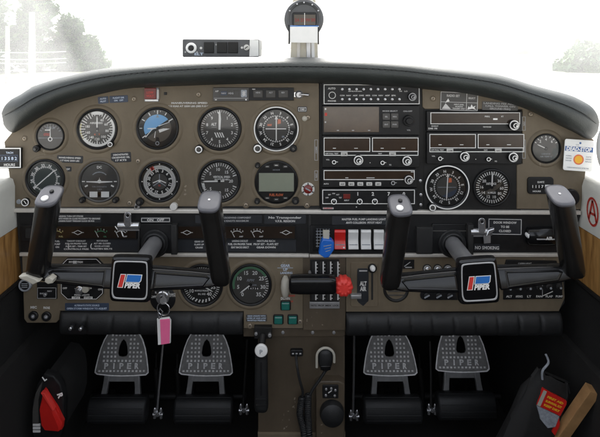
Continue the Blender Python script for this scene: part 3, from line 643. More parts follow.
def f_gps(t, m, L, w):
    (u0, v1), (u1, v0) = L(323.5, 106.4), L(378.5, 131.6); s = MB(); s.box(u0, u1, v0, v1, w-.5, w+.35, 'display_glossy', .2); 
    s.rect(u0+1, u0+3.4, v1-9, v1-6, w+.4, 'mark_red'); s.rect(u0+1, u0+2.6, v1-3, v1-1.2, w+.4, TW); s.rect(u0+1, u0+2.4, v1-16, v1-14.4, w+.4, 'text_grey')
    for x in (13, 28, 44): s.rect(u0+x, u0+x+2.2, v0+1.4, v0+2.2, w+.4, 'text_grey')
    s.build('display', t)
    for x in (385.5, 393.8):
        for y in (116, 123.8): u, v = L(x, y); s = MB(); s.box(u-3.7, u+3.7, v-3.4, v+3.4, w-.2, w+1.6, 'bezel_grey', .4, r=.8); s.text({116: 'SEL', 123.8: 'ENT'}[y] if x < 390 else {116: 'MSG', 123.8: 'PWR'}[y], u, v, 1.3, w+1.65, 'text_grey'); s.build('button', t)
    knobset(t, *L(407.5, 120), 5.4, w, ring=None, dot=False)
    m.text('MODE SELECT', *L(389.5, 110.6), 1.3, w+.1, 'text_grey', 15); m.text('ON-OFF', *L(407, 110.8), 1.3, w+.1, 'text_grey', 9); m.text('VOL', *L(408, 129.6), 1.3, w+.1, 'text_grey')
radio('navigator unit with wide glossy brown blank screen and four square buttons', 322, 418.5, 105.4, 134.6, f_gps, 'navigation_receiver', 'radio')
def navcom(cx0, off):
    def f(t, m, L, w):
        x = cx0; y = off
        display(t, L, x, x+46, y, y+14, w, marks=((x+10.5, y+10.6, 3), (x+32, y+10.6, 3.6))); display(t, L, x+48, x+94, y, y+14, w, marks=((x+58, y+10.6, 3), (x+79, y+10.6, 4)))
        u, v = L(x, y+17.6); m.rect(u, u+94, v-.35, v+.35, w+.1, W_); m.rect(u, u+.7, v, v+4, w+.1, W_); m.rect(u+93.3, u+94, v, v+4, w+.1, W_)
        m.text('OFF PULL TEST', u+8, v+1.7, 1.2, w+.1, TW, 13); m.text('NAV', u+56, v+1.7, 1.2, w+.1, TW)
        for q in (17, 65): s = MB(); s.box(u+q, u+q+6.5, v-1.2+.6, v+3.1, w-.2, w+.9, 'white_plastic', .25); s.text('COM' if q < 20 else 'NAV', u+q+3.2, v+1.3, 1.3, w+.95, 'dial_black'); s.build('button', t)
        knobset(t, *L(x+34, y+21.8), 4.8, w); knobset(t, *L(x+82, y+22.4), 4.8, w); smallknob(t, *L(x+10, y+24), 2.2, w); smallknob(t, *L(x+58, y+24.6), 2.2, w)
        m.text('VOL', *L(x+4, y+22), 1.2, w+.1, TW); m.text('SQ', *L(x+66, y+27), 1.2, w+.1, TW); m.disc(*L(x+46, y+25), .5, w+.15, TW, 8)
    return f
radio('twin display radio in the middle of the centre stack below the blank glossy screen', 322, 418.5, 135.2, 166.6, navcom(323.6, 137))
radio('twin display radio in the right stack directly above two round dials', 426, 520.5, 131.8, 163.4, navcom(428.6, 133.5))
def f_adfr(t, m, L, w):
    display(t, L, 323.5, 413.8, 169.4, 179, w, marks=((346.5, 177, 3), (370, 177, 8))); 
    for i in range(5): u, v = L(342+i*8.9, 183); s = MB(); s.box(u-2.9, u+2.9, v-1.7, v+1.7, w-.2, w+1.2, 'white_plastic', .3, r=.5); s.text(['ADF', 'BFO', 'FRQ', 'FLT', 'SET'][i], u, v, 1.3, w+1.25, 'dial_black'); s.build('button', t)
    m.text('AUTO', *L(326, 183), 1.2, w+.1, TW); smallknob(t, *L(392, 181.6), 2.2, w, 'text_grey'); knobset(t, *L(407.4, 178.2), 4.4, w, 'text_white'); m.rect(*[L(410, 0)[0], L(413, 0)[0], L(0, 171.4)[1], L(0, 170.6)[1]], w+.6, TW)
radio('slim radio with one long brown window and five white buttons under it', 322, 416, 168, 186.6, f_adfr)
def f_xpdr(t, m, L, w):
    (u0, v1), (u1, v0) = L(322.2, 188.8), L(414, 203); m.frame(u0, u1, v0, v1, .8, w+.3, W_)
    u, v = L(346.4, 195.4); m.box(u-3.4, u+3.4, v-2.3, v+2.3, w-.1, w+.4, 'red_lens', .2); m.text('REPLY', u, v-4, 1.2, w+.1, TW, 5)
    for i, x in enumerate((333.4, 358.8, 373.8, 389.6, 404.6)):
        u, v = L(x, 199.6); s = MB(); s.lathe([(2.9, w-.2), (2.9, w+3), (2.5, w+3.5), (0, w+3.6)], u, v, 'black_plastic', 20); s.arc(2., 2.9, 0, 360, w+3.55, W_, 22, u, v); s.stroke((u, v), (u, v+2), .5, w+3.7, W_); s.build('knob', t)
        if i: m.text('1270'[i-1], u-1.4, v+6.6, 3.2, w+.1, TW, bold=.04)
    for a, l in ((-70, 'OFF'), (-35, 'SBY'), (0, 'ON'), (35, 'ALT'), (70, 'TST')): u, v = L(333.4, 199); p = pol(a, 6.4); m.text(l, u+p[0]*1.1, v+p[1], 1.2, w+.1, TW)
    u, v = L(328, 207.3); m.rect(u-5.4, u+5.4, v-.9, v+.9, w+.1, 'text_grey'); m.text('IDENT', u, v, 1.2, w+.15, 'mark_red', 9); m.disc(*L(356, 206), .6, w+.2, TW, 8); m.disc(*L(371, 205), .6, w+.2, 'black_matte', 8)
radio('transponder with small red window and row of code knobs, lowest of centre stack', 321, 417, 187.6, 209.4, f_xpdr, 'transponder', 'transponder')
def f_dme(t, m, L, w):
    (u0, v1), (u1, v0) = L(429.6, 112), L(518.5, 123.6); s = MB(); s.prism([(u0+.5, v0+.5), (u1-.5, v0+.5), (u1-.5, v1-.5), (u0+.5, v1-.5)], w-.3, w+.1, 'display_brown'); s.frame(u0, u1, v0, v1, .8, w+.5, W_, .8); u, v = L(494, 118.6); s.rect(u-2.2, u+2.2, v-.8, v+.8, w+.3, W_); s.text('FREQ', *L(486, 116), 1.3, w+.3, TW, 5); s.text('KT', *L(501, 116), 1.3, w+.3, TW); s.build('display', t)
    knobset(t, *L(511.6, 124.2), 5, w); m.text('DME 190', *L(432, 128), 1.6, w+.1, TW); m.text('NM MIN KT', *L(434, 125.6), 1.2, w+.1, TW, 7); m.text('PUSH FOR HOLD', *L(486, 126.4), 1.2, w+.1, TW, 8)
radio('long single window radio at top of the right stack', 426, 521, 110.9, 131, f_dme)
for px, py in ((421, 195), (421, 205), (420.6, 181)):
    m = MB(); m.lathe([(1.5, -1.3), (1.5, -.6), (1, -.4), (0, -.4)], 0, 0, 'steel', 12); o = m.build('screw', panel); u, v = A(px, py); o.location = (u*S, 0, v*S)

# ------------------------------------------------------------------ small boxes along the top of the pilot panel
t = thing('autopilot_annunciator', 'slim grey indicator strip under the glareshield left of the black button strip', 'indicator', 231.2, 94)
m = MB(); m.box(-18, 18, -7, 6.6, -.3, 2.2, 'bezel_grey', .5, r=.8); m.text('A/P', -14, 3, 1.5, 2.3, TW); m.rect(-17, 17, -4.2, -3.8, 2.25, 'text_grey'); m.rect(-16, -14, -6, -5, 2.3, TW); m.disc(15, -5.4, .8, 2.3, W_, 10); m.build('case', t)
m = MB(); m.box(-12, 8, -2.6, 4.4, 2, 2.5, 'dial_grey', .15); m.rect(-10, -4, -1, 3, 2.55, 'placard_blue'); m.rect(-3, 3, -1.4, 3.6, 2.55, 'black_gloss'); m.text('HDG', 0, 1, 1.6, 2.6, 'text_grey'); m.rect(4, 7.4, -.4, 2.2, 2.55, 'bezel_grey'); m.text('NAV', -7, 1, 1.6, 2.6, 'text_grey'); m.build('window', t)
m = MB(); m.box(10, 16, -3, 4.6, 2, 3.2, 'label_grey', .3, r=1); m.text('8', 13, .8, 4, 3.25, TW); m.build('selector', t)
t = thing('mode_switch_strip', 'black strip of three square push buttons right of the grey indicator strip', 'switch panel', 271.5, 93.6)
m = MB(); m.box(-22.3, 22.3, -6.6, 6, -.3, 2.6, 'black_plastic', .4); m.rect(-19, -16, 4.2, 5, 2.7, TW); m.build('case', t)
for u in (-13.2, -.6, 11.8): m = MB(); m.box(u-4.8, u+4.8, -3.8, 4, 2.4, 4, 'dial_grey', .6, r=.6); m.text({-13.2: 'HDG', -.6: 'ALT', 11.8: 'REV'}[u], u, 1.4, 1.4, 4.1, 'text_grey'); m.build('button', t)
t = thing('toggle_switch', 'chrome toggle lever beside the black button strip, tip pointing right', 'switch', 302, 94.6)
m = MB(); m.lathe([(4.2, -.2), (4.2, .6), (3.2, 1.4), (2.6, 2.6), (0, 2.7)], -3, 0, 'steel', 18); m.box(-8, -4.6, -2.5, 2.5, 0, .7, 'chrome', .2); m.build('collar', t)
m = MB(); m.tube([(-3, 0, 1.5), (1, .6, 4), (5, .4, 6), (7, .3, 7)], [1.3, 1.1, 1.5, 1.6], 'chrome', 12); m.build('lever', t)
t = thing('warning_light', 'square red warning lens with pale frame at the top left of panel', 'warning light', 151.6, 94)
m = MB(); m.box(-6.8, 7.2, -7.4, 6.4, -.3, 1.6, 'label_grey', .3); m.rect(-6, 7, -7, -5.4, 1.65, W_); m.box(5.6, 7.6, -5, 4.6, 0, 1.9, 'white_plastic', .3); m.build('frame', t)
m = MB(); m.box(-6.6, 5.2, -5, 6.4, 1, 3, 'red_lens', .6, r=.6); m.text('LOW', -.7, 1.8, 2, 3.05, 'mark_red'); m.text('VOLT', -.7, -1.6, 2, 3.05, 'mark_red'); m.build('lens', t)
t = thing('radio_master_button', 'round red button with white ring near the radio stack edge', 'button', 308, 189)
m = MB(); m.lathe([(6.6, -.3), (6.6, .8), (5.6, 1.2), (4.4, .8), (4.4, 0)], 0, 0, 'white_plastic', 28)
for a in range(0, 360, 60): m.ticks(4.6, 6.4, [a], 1.1, 1.25, 'dial_black')
m.build('ring', t); m = MB(); m.lathe([(4.2, 0), (4.2, 1.6), (3, 2.4), (0, 2.6)], 0, 0, 'red_lens', 24); m.stroke((-2.6, 1.4), (2.6, -1.2), 1.3, 2.7, 'label_grey'); m.build('lens', t)
t = thing('press_button', 'tiny round white light by the gauge row end near the radio stack top', 'button', 304.6, 107-14.5+26)
m = MB(); m.lathe([(2.6, -.3), (2.6, .8), (1.8, 1.5), (0, 1.9)], 0, 0, 'ivory_plastic', 18); m.build('lens', t)
t = thing('dimmer_dial', 'small ringed knob at the far left of panel above the silver strip', 'knob', 26.5, 201.5)
m = MB(); m.lathe([(4, -.3), (4, 2.4), (3.4, 3), (0, 3)], 0, 0, 'black_plastic', 24); m.arc(2.9, 3.9, 0, 360, 3.05, W_, 26); m.stroke((-1, 1.6), (1.4, -1.6), .8, 3.1, W_); m.build('cap', t)
m = MB(); m.lathe([(2.4, -.3), (2.4, .8), (0, 1.2)], -7.4, 0, 'label_grey', 14); m.build('stud', t)
t = thing('adhesive_hook', 'small chrome latch beside the heading gauge lower left', 'latch', 137.6, 204)
m = MB(); m.prism([(-3.4, -5), (1.4, -5), (4.4, 2), (2.6, 5.6), (-.4, 5), (-2, .4)], -.2, 2.2, 'steel', .6); m.cyl(-.6, -2, 1.4, 2, 3, 'dial_black', 14); m.cyl(1.6, 3, 1, 2, 2.8, 'dial_black', 14); m.build('plate', t)

# ------------------------------------------------------------------ engine instrument clusters
def cluster(label, x0, x1, items):
    cx, cy = (x0+x1)/2, 232.4; t = thing('engine_gauge_cluster', label, 'gauge', cx, cy, 0, 'engine gauges'); W = x1-x0
    m = MB(); pts = rrect(-W/2, W/2, -6.9, 6.9, 2.6); m.prism(pts, -1.2, .2, 'black_plastic', .3); m.frame(-W/2, W/2, -7, 7, .8, .9, 'black_plastic', 1.2); m.build('case', t)
    m = MB(); m.box(-W/2+1.2, W/2-1.2, -5.8, 5.8, 0, .3, 'display_brown')
    for x, kind in items:
        u = x-cx
        if kind == 'd': m.stroke((u-4.4, 0), (u, 2.2), .7, .4, W_); m.stroke((u, 2.2), (u+4.4, 0), .7, .4, W_); m.stroke((u-4.4, 0), (u, -2.2), .7, .4, W_); m.stroke((u, -2.2), (u+4.4, 0), .7, .4, W_); m.stroke((u-6, 0), (u-4, 0), .6, .4, W_); m.stroke((u+4, 0), (u+6, 0), .6, .4, W_)
        else:
            c = {'g': 'mark_green', 'y': 'mark_yellow', 'w': W_}[kind]
            for i in range(5): a = -40+i*20; p = pol(a, 9); m.text('0 2 4 6 8'.split()[i], u+p[0], p[1]-5.6, 1.5, .42, W_ if i % 2 else c)
            m.arc(6.4, 7.2, -44, 44, .4, c, 10, u, -5.2); m.text('FUEL' if kind == 'y' else 'OIL' if kind == 'g' else 'AMP', u+4.2, -4, 1.4, .42, c); m.stroke((u-2.4, -4.6), (u-5.6, 1.6), .8, .5, W_, .4)
    m.build('dial_face', t)
    m = MB(); m.rect(-W/2+1, W/2-1, -6, 6, .75, 'gauge_glass'); m.build('glass', t)
cluster('row of small engine scales in a slim window left of the left control shaft', 49, 137, [(57, 'y'), (78, 'd'), (101, 'g'), (121, 'w')])
cluster('row of small engine scales in a slim window right of the left control shaft', 177, 296, [(187, 'd'), (214, 'w'), (237, 'w'), (257, 'w'), (286, 'd')])
t = thing('circuit_cover', 'short dark cover at the left end of the middle strip behind the yoke grip', 'cover', 31, 233)
m = MB(); m.box(-10, 10, -8, 8, -1.2, .9, 'black_plastic', .5, r=2); m.box(-5, 7, -5, 5, .8, 1.6, 'black_matte', .3, r=1.4); m.build('plate', t)

# ------------------------------------------------------------------ rocker switches
t = thing('rocker_switch_panel', 'black framed row of rocker switches with one red, between the two yokes', 'switch panel', 356, 238.5)
m = MB(); m.box(-46, 44, -14.4, 13.6, -1.2, -.2, 'black_plastic', .4); m.frame(-46, 44, -14.4, 13.6, 3, 1.6, 'black_plastic', 1.8)
for x in range(-39, -25, 3): m.box(x, x+.5, -9, 10, -.3, .2, 'label_grey')
for y in range(-8, 11, 3): m.box(-40, -26, y, y+.5, -.3, .3, 'label_grey')
m.build('frame', t)
def rocker(u, w, mat, dot=False):
    m = MB(); prof = [(9.3, .4), (9.2, 2.6), (7.4, 3.6), (1, 1.9), (-2, 2.0), (-8.6, 4.6), (-9.4, 4.2), (-9.4, .4)]
    m.loft([[(x, a, b_) for a, b_ in prof] for x in (u+w, u+w-.5, u-w+.5, u-w)][::-1], mat)
    m.box(u-w+.8, u+w-.8, -5.4, -4.6, 3.0, 3.4, 'label_grey'); 
    if dot: m.disc(u+w-1.8, -7.2, 1, 4.75, 'paper_white', 10)
    m.build('rocker', t)
rocker(-16.2, 5.4, 'red_plastic', True); rocker(-3, 4.9, 'switch_white'); rocker(9.6, 4.9, 'switch_white'); rocker(22.4, 4.9, 'switch_white'); rocker(35, 4.9, 'switch_white')

# ------------------------------------------------------------------ power quadrant
t = thing('power_quadrant', 'brown power lever quadrant with four slots above the centre pedestal', 'lever quadrant', 324.5, 290)
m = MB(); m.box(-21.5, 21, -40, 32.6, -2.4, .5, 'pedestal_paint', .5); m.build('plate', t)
m = MB(); m.prism([(-14.5, -16), (14.5, -16), (14.5, 31), (-14.5, 31)], .3, 1.4, 'black_metal', .4); m.box(-15, 15, -17.4, -11, .4, 2.6, 'steel', .5)
for i, u in enumerate((-11, -3.6, 3.8, 11)):
    m.box(u-1.5, u+1.5, -9, 29, 1.3, 1.7, 'black_matte'); m.box(u+1.6, u+2.9, -9, 29, 1.3, 2.2, 'text_white')
    for j in range(11): m.box(u+2.9, u+4.2, -8+j*3.4, -7.3+j*3.4, 1.3, 1.6, 'text_white')
    m.text(['THROTTLE', 'PROP', 'MIX', 'LOCK'][i], u, -14.2, 1.4, 2.65, 'dial_black', 6)
m.build('slot_plate', t)
t = thing('throttle_lever', 'black horizontal bar throttle handle beside the red knob', 'lever', 315.5, 284, -.05)
sc_ = kk(-.05); m = MB(sc_); ring = lambda u, ru, rv: [(u, rv*math.cos(a), ru*math.sin(a)) for a in [2*math.pi*i/20 for i in range(20)]]
def sq(u, h, d): return [(u, h*math.copysign(abs(math.cos(a))**.55, math.cos(a)), d*math.copysign(abs(math.sin(a))**.55, math.sin(a))) for a in [-2*math.pi*i/28 for i in range(28)]]
m.loft([sq(-26.6, 4, 3.4), sq(-26, 6.6, 5.6), sq(-24.4, 8.2, 7), sq(-16, 8.8, 7.4), sq(12, 8.8, 7.4), sq(18, 8.4, 7), sq(20, 7, 5.8), sq(20.6, 5, 4)][::-1], 'black_gloss'); m.build('handle', t)
m = MB(sc_); m.tube([(-4, 0, -3), (-5, 1, -25)], [2, 1.6], 'steel', 10); m.build('shank', t)
t = thing('mixture_lever', 'red scalloped knob on the end of the mixture lever', 'lever', 343.4, 286, -.045)
m = MB(kk(-.045)); pts = []; 
def flute(r, k=10, a=.055): return [(r*(1+a*math.cos(k*x))*math.cos(x), r*(1+a*math.cos(k*x))*math.sin(x)) for x in [2*math.pi*i/108 for i in range(108)]]
m.loft([[(x, y, -7) for x, y in flute(7.4)], [(x, y, -5.6) for x, y in flute(8.9)], [(x, y, 3.6) for x, y in flute(8.9)], [(x, y, 5.6) for x, y in flute(7.6)], [(x, y, 6.2) for x, y in flute(4.5, a=.06)]], 'red_knob')
for i in range(10): a = 2*math.pi*i/10; m.lathe([(1.3, 5), (1.1, 6.2), (0, 6.6)], 5.4*math.cos(a), 5.4*math.sin(a), 'red_knob', 10)
m.build('knob', t, smooth=.9); m = MB(kk(-.045)); m.tube([(0, 0, -6), (-5, -9, -16), (-7, -10, -24)], 1.4, 'steel', 10); m.build('shank', t)
t = thing('propeller_lever', 'blue flat paddle lever hanging left of the red rocker switch', 'lever', 326, 246.5, -.035)
m = MB(kk(-.035)); m.prism([(-7.4, -6), (-1.6, -10), (2.6, -9.4), (7.8, -1.6), (7.8, 4.8), (5.4, 7.6), (-3.4, 8.6), (-5.2, 5)], -4, 4, 'blue_plastic', .9)
for i in range(3): m.stroke((-2.6+i, 1.8-i*2.6), (5-i*.4, 3.2-i*2.6), .7, 4.1, 'label_grey')
m.build('paddle', t); m = MB(kk(-.035)); m.box(-3, 3.2, 7, 16, -2, 1, 'ivory_plastic', .5); m.build('stalk', t); m = MB(kk(-.035)); m.tube([(0, 4, -3), (0, -2, -18)], 1.4, 'steel', 8); m.build('shank', t)
t = thing('alternate_air_lever', 'slotted lever plate lettered ALT AIR with a white tipped knob', 'lever', 364, 284.5)
m = MB(); m.box(-13.4, 14, -22, 22.6, -.3, .8, 'panel_paint', .5, r=2); m.box(-7, 4.4, -17, 16.5, .7, 1.4, 'placard_black', .3, r=2); m.prism([(-6, -17), (-1, -21), (3, -17)], .7, 1.4, 'placard_black', .2); m.box(7, 9, -15, 18, .75, .95, 'black_matte', r=.9); m.rect(-5, 3, 13.6, 15, 1.45, 'text_grey'); m.text('ALT', -1, 1.6, 4, 1.5, TW, 7, bold=.05); m.text('AIR', -1, -3.6, 4, 1.5, TW, 6.4, bold=.05); m.build('plate', t)
m = MB(); m.cyl(8, 17, 4.4, .8, 3, 'black_plastic', 18); m.lathe([(2.6, 2), (2.8, 5), (1.8, 7.6), (0, 8.4)], 8, 18, 'paper_white', 18); m.build('knob', t)
m = MB(); m.box(-14, -3, -12.5, -8, .6, 5, 'steel', 1.2); m.build('catch', t)

# ------------------------------------------------------------------ landing gear lever and its lights
t = thing('gear_lever', 'ivory teardrop gear lever standing between its printed labels', 'lever', 285.4, 284)
m = MB(); m.lines(['GEAR', 'UP'], 0, 18.5, 2.5, 4, .3, 'text_blue', bold=.03); m.rect(-8, 7.6, 16, 16.4, .3, 'text_blue'); m.text('LANDING', 1, 11.2, 2., .3, 'text_blue', 12); m.text('129 KIAS', 4, -11.6, 1.6, .3, 'mark_red', 11); m.text('DOWN', 0, -14.4, 2.4, .3, TW, 9, bold=.04); m.text('MAX', 5, -17.2, 1.6, .3, 'mark_red', 6); m.box(-4, 4, -8, 8, -.3, .6, 'black_plastic', .2, r=3); m.build('plate', t)
m = MB(); prof = [(7.6, 1), (8.6, 3), (7, 6), (2, 9), (-4, 12), (-8, 13)]
m.loft([[(r*math.cos(a), v+r*.5*math.sin(a)*.8, w+r*math.sin(a)) for a in [2*math.pi*i/16 for i in range(16)]] for v, w, r in ((9, 1, 1.6), (8.4, 4, 2.8), (6, 6, 4), (0, 8, 4.4), (-5, 9, 3.6), (-8.4, 9.4, 2.4), (-9.8, 9.4, .7))], 'ivory_plastic'); m.build('handle', t, smooth=1.2)
for px, py, l in ((285.6, 305, 'topmost'), (278.4, 319, 'lower left'), (292.7, 319, 'lower right')):
    t = thing('gear_light', 'square teal indicator light, %s of three under the gear lever' % l, 'indicator light', px, py, 0, 'gear indicator lights')
    m = MB(); m.box(-5.2, 5.2, -4.8, 4.8, -.3, 1.4, 'black_plastic', .4, r=1.4); m.build('bezel', t); m = MB(); m.box(-4.2, 4.2, -3.8, 3.8, 1, 3.6, 'teal_lens', 1.1, r=1.2); m.build('lens', t)

# ------------------------------------------------------------------ lower left of the panel
t = thing('air_vent', 'round knob with white ring at the lower left corner by the side wall', 'vent', 26.3, 284)
m = MB(); m.lathe([(6.4, -.3), (6.4, 3), (5.6, 4), (4.6, 3.8), (4.4, 2)], 0, 0, 'label_grey', 28); m.build('ring', t); m = MB(); m.lathe([(4.5, 1), (4.5, 3), (0, 3.2)], 0, 0, 'black_plastic', 24)
for v in (-1.8, 0, 1.8): m.box(-3, 3, v-.35, v+.35, 3.1, 3.6, 'label_grey')
m.build('knob', t)
t = thing('dimmer_box', 'small framed black dimmer plate behind the left yoke grip base', 'switch panel', 47.5, 291)
m = MB(); m.box(-10, 10, -7.4, 9, -.3, 1.4, 'black_plastic', .4); m.frame(-9.4, 9.4, -6.8, 4, .4, 1.6, 'text_grey'); m.text('RADIO', -3.5, -1.8, 1.5, 1.5, 'text_grey'); m.text('NAV', 3, .6, 1.5, 1.5, 'text_grey'); m.build('plate', t)
m = MB(); m.cyl(-1, -2.6, 1.6, 1, 4, 'steel', 14); m.build('knob', t)
t = thing('trim_control_plate', 'eight sided black plate with chrome knob under the left yoke arm', 'switch panel', 82.6, 279)
m = MB(); pts = [(-15, -20), (15, -20), (21.4, -14), (21.4, 15), (15, 21.4), (-15, 21.4), (-21.4, 15), (-21.4, -14)]; m.prism(pts, -.3, 1.6, 'black_plastic', .4)
for i in range(8): m.stroke(tuple(Vector(pts[i])*.96), tuple(Vector(pts[(i+1) % 8])*.96), .6, 1.7, 'text_white')
m.text('OFF', -17, -8.4, 1.7, 1.7, TW); m.text('-', -7, -8.4, 2, 1.7, TW); m.text('+', 9, -8.4, 2.4, 1.7, TW); m.text('ON', 18, -9.6, 1.7, 1.7, TW); m.text('PANEL LIGHTS', 0, -15.2, 1.6, 1.7, TW, 15); m.rect(-10, -2, -19, -16.8, 1.7, W_); m.rect(2, 10.6, -19, -16.8, 1.7, W_); m.text('COMPASS', -6, -17.9, 1.3, 1.75, 'dial_black', 6.6); m.text('INSTRUMENT', 6.3, -17.9, 1.3, 1.75, 'dial_black', 7.4); m.text('PITCH TRIM', -6, 17.6, 1.8, 1.7, TW); m.rect(-9, -5, 16, 19, 1.68, 'text_grey'); m.build('plate', t)
m = MB(); m.lathe([(4.2, 1.4), (4.2, 4.4), (3.6, 5), (2.2, 5), (2.2, 8), (0, 8.2)], -1.6, -9.4, 'chrome', 24); m.lathe([(3.6, 1.4), (3.4, 5), (0, 5.4)], 4.6, -8.2, 'ivory_plastic', 20); m.build('knob', t)
for px, py, l, tx in ((33.8, 315.5, 'left', 'MIC'), (46.8, 316, 'right', 'PHONE')):
    t = thing('headset_jack', 'round headset socket lettered %s at the lower left corner' % tx, 'socket', px, py, 0, 'headset sockets')
    m = MB(); m.lathe([(4.7, -.3), (4.7, 1.6), (4, 2.2), (2.6, 2.2), (2.2, .6)], 0, 0, 'black_plastic', 26); m.lathe([(2.3, .2), (2.1, 1.9), (1.2, 1.9), (1.1, .4), (0, .4)], 0, 0, 'steel', 18); m.build('socket', t)
    m = MB(); m.text(tx, 0, 8.3, 2.2, .3, TW, 6.4, bold=.05); m.build('lettering', t)
t = thing('ignition_switch', 'round black ignition switch plate with a key turned in its chrome lock', 'ignition switch', 163, 297.6)
m = MB(); m.lathe([(12.6, -.3), (12.6, .8), (11.8, 1.3), (0, 1.3)], 0, -1, 'black_plastic', 40)
for a, l in ((-75, 'OFF'), (-45, 'R'), (45, 'L'), (68, 'BOTH')): p = pol(a, 9.4); m.text(l, p[0], p[1]-1, 2., 1.4, TW)
m.text('START', 9, 4, 1.8, 1.4, TW); m.build('plate', t)
m = MB(); m.lathe([(6.6, 1.2), (6.6, 4), (5.8, 5), (3.2, 5.2), (3, 6), (0, 6.1)], .4, 1.6, 'chrome', 32); m.box(-.6, 1.4, -1.2, 4.4, 6, 6.3, 'dial_black'); m.build('lock', t)
t = thing('ignition_key', 'steel key in the lock with a split ring', 'key', 163.4, 295.6, -.026)
m = MB(); m.prism([(-.6, 2.6), (.6, 2.6), (.8, -1.6), (3, -3.2), (3.4, -6.4), (1.4, -8.4), (-1.4, -8.4), (-3.4, -6.4), (-3, -3.2), (-.8, -1.6)], -.5, .5, 'steel', .15); m.build('key', t)
m = MB(); cr = [(6.4*math.sin(a), -13+6.2*math.cos(a), 1.6*math.sin(a)) for a in [2*math.pi*i/40 for i in range(43)]]; m.tube(cr, .55, 'chrome', 8); m.build('ring', t)
t = thing('key_tag', 'pink and white plastic key tag hanging from the ignition key', 'key tag', 163.8, 331, -.04)
m = MB(); m.prism([(-6.6, 11.6), (5, 13), (6.8, 10), (6.4, -11.6), (-5.6, -13.4)], -1.6, .6, 'paper_white', .6); m.prism([(-3.4, 11.4), (5.6, 12.2), (6.2, 9.6), (5.8, -11.2), (-2.4, -12.6)], .5, 1.4, 'pink_tag', .4); m.build('fob', t)
m = MB(); m.tube([(-4.6, 12, 0), (-5.4, 18, .6), (-3.4, 22, 1), (-1, 19, .8), (-2.6, 14, .4), (-4.6, 12, 0)], .7, 'chrome', 8); m.tube([(-6.4, 9, -1), (-7.8, 4, -1), (-7.2, -2, -1)], .5, 'black_matte', 6); m.build('clasp', t)

# ------------------------------------------------------------------ lower right of the panel
for i, px in enumerate((427, 437.4, 447.6)):
    t = thing('push_button', 'round silver push button, %s of three beside the right control shaft' % ('farthest', 'middle', 'nearest')[i], 'button', px, 268.4, 0, 'silver push buttons')
    m = MB(); m.lathe([(4.4, -.3), (4.4, 1), (3.6, 1.8), (3, 1)], 0, 0, 'black_plastic', 24); m.arc(3, 3.8, 0, 360, 1.7, 'text_white', 24); m.build('collar', t); m = MB(); m.lathe([(2.8, .5), (2.6, 3), (1.4, 3.8), (0, 4)], 0, 0, 'chrome', 20); m.build('cap', t)
t = thing('selector_plate', 'small dark plate right of the right yoke left grip', 'switch panel', 408, 264)
m = MB(); m.box(-6, 6, -4.4, 4.4, -.3, 1, 'black_plastic', .3); m.stroke((-4, -2), (2, 2.4), .8, 1.1, 'text_grey'); m.rect(-3, 3.6, -3.4, -2.4, 1.1, 'text_grey'); m.build('plate', t)
t = thing('cabin_heat_vent', 'round dark vent opening below the left grip of the right yoke', 'vent', 396, 289)
m = MB(); m.lathe([(13, -.2), (13, .6), (12, 1), (10.6, .6), (10, 0), (0, -.1)], 0, 0, 'black_metal', 36)
for v in (-6, -2, 2, 6): m.box(-8, 8, v-.5, v+.5, 0, .7, 'bezel_grey')
m.build('grille', t)
t = thing('cigar_lighter', 'dark rounded socket strip with three fittings below the right yoke arm', 'switch panel', 441, 295)
m = MB(); m.box(-21, 21, -4.6, 5, -.3, 1.2, 'black_plastic', .4, r=4.4); m.build('plate', t)
for u, mt in ((-15, 'steel'), (-3, 'white_plastic'), (8, 'steel')): m = MB(); m.lathe([(3, 1), (3, 2.6), (1.8, 3.2), (0, 3.2)], u, 0, 'black_plastic', 18); m.stroke((u-2.4, -1.4), (u+2.6, 1.4), 1.6, 3.3, 'label_grey'); m.build('knob', t)
t = thing('circuit_breaker_panel', 'black circuit breaker plate with a row of small buttons right of the right yoke', 'breaker panel', 532, 288)
m = MB(); m.prism([(-29, -11), (29.6, -10), (29.6, 9.6), (-29, 7.4)], -.3, 1.6, 'black_plastic', .4); m.stroke((9.6, -8), (9.6, 8), .5, 1.7, 'text_grey'); m.stroke((10, -7), (20, -2.6), .8, 1.7, TW)
for i, l in enumerate(('ALT', 'AVIONICS', 'LT', 'FAN', 'FLAP', 'PUMP')): m.text(l, -23.6+i*10, -7.6, 2., 1.7, TW, min(7, 2.*len(l)))
m.build('plate', t)
for i in range(6): u = -23.6+i*10; m = MB(); m.lathe([(3.2, 1.4), (3.2, 2.4), (2, 2.8), (1.8, 5), (0, 5.2)], u, 1+i*.25, 'black_matte', 18); m.lathe([(1.2, 5), (.9, 5.4), (0, 5.5)], u, 1+i*.25, 'label_grey', 12); m.build('breaker', t)
t = thing('heater_control', 'dark sloping control housing tucked behind the right arm of the right yoke', 'control housing', 530, 267.5)
m = MB(); m.prism([(-28, -5), (29, -4), (26, 7), (-24, 8)], -.3, 1.8, 'black_plastic', .5); m.text('CABIN HEAT', -6, 4.8, 1.6, 1.9, 'text_grey'); m.rect(-10, -7, 2, 3.4, 1.9, 'text_grey'); m.build('plate', t)
t = thing('eyeball_vent', 'black barrel air vent with a white knob at the right end of middle strip', 'vent', 541, 235.4)
m = MB(); m.loft([[(u, 9.2*math.cos(a)*q, 1+7*math.sin(a)*q) for a in [-math.pi*2*i/24 for i in range(24)]] for u, q in ((-15, .7), (-13.6, .92), (0, 1), (14, 1), (16, .8))][::-1], 'black_gloss'); m.box(-8, 12, -1.3, -.3, 7.4, 8.4, 'text_grey'); m.text('AIR', 4, .2, 2.8, 8.5, TW, bold=.05); m.build('barrel', t, smooth=.9)
m = MB(); m.lathe([(2.6, 0), (3, 4), (2.2, 6), (0, 6.4)], -13.6, 1.2, 'paper_white', 18); m.build('knob', t)
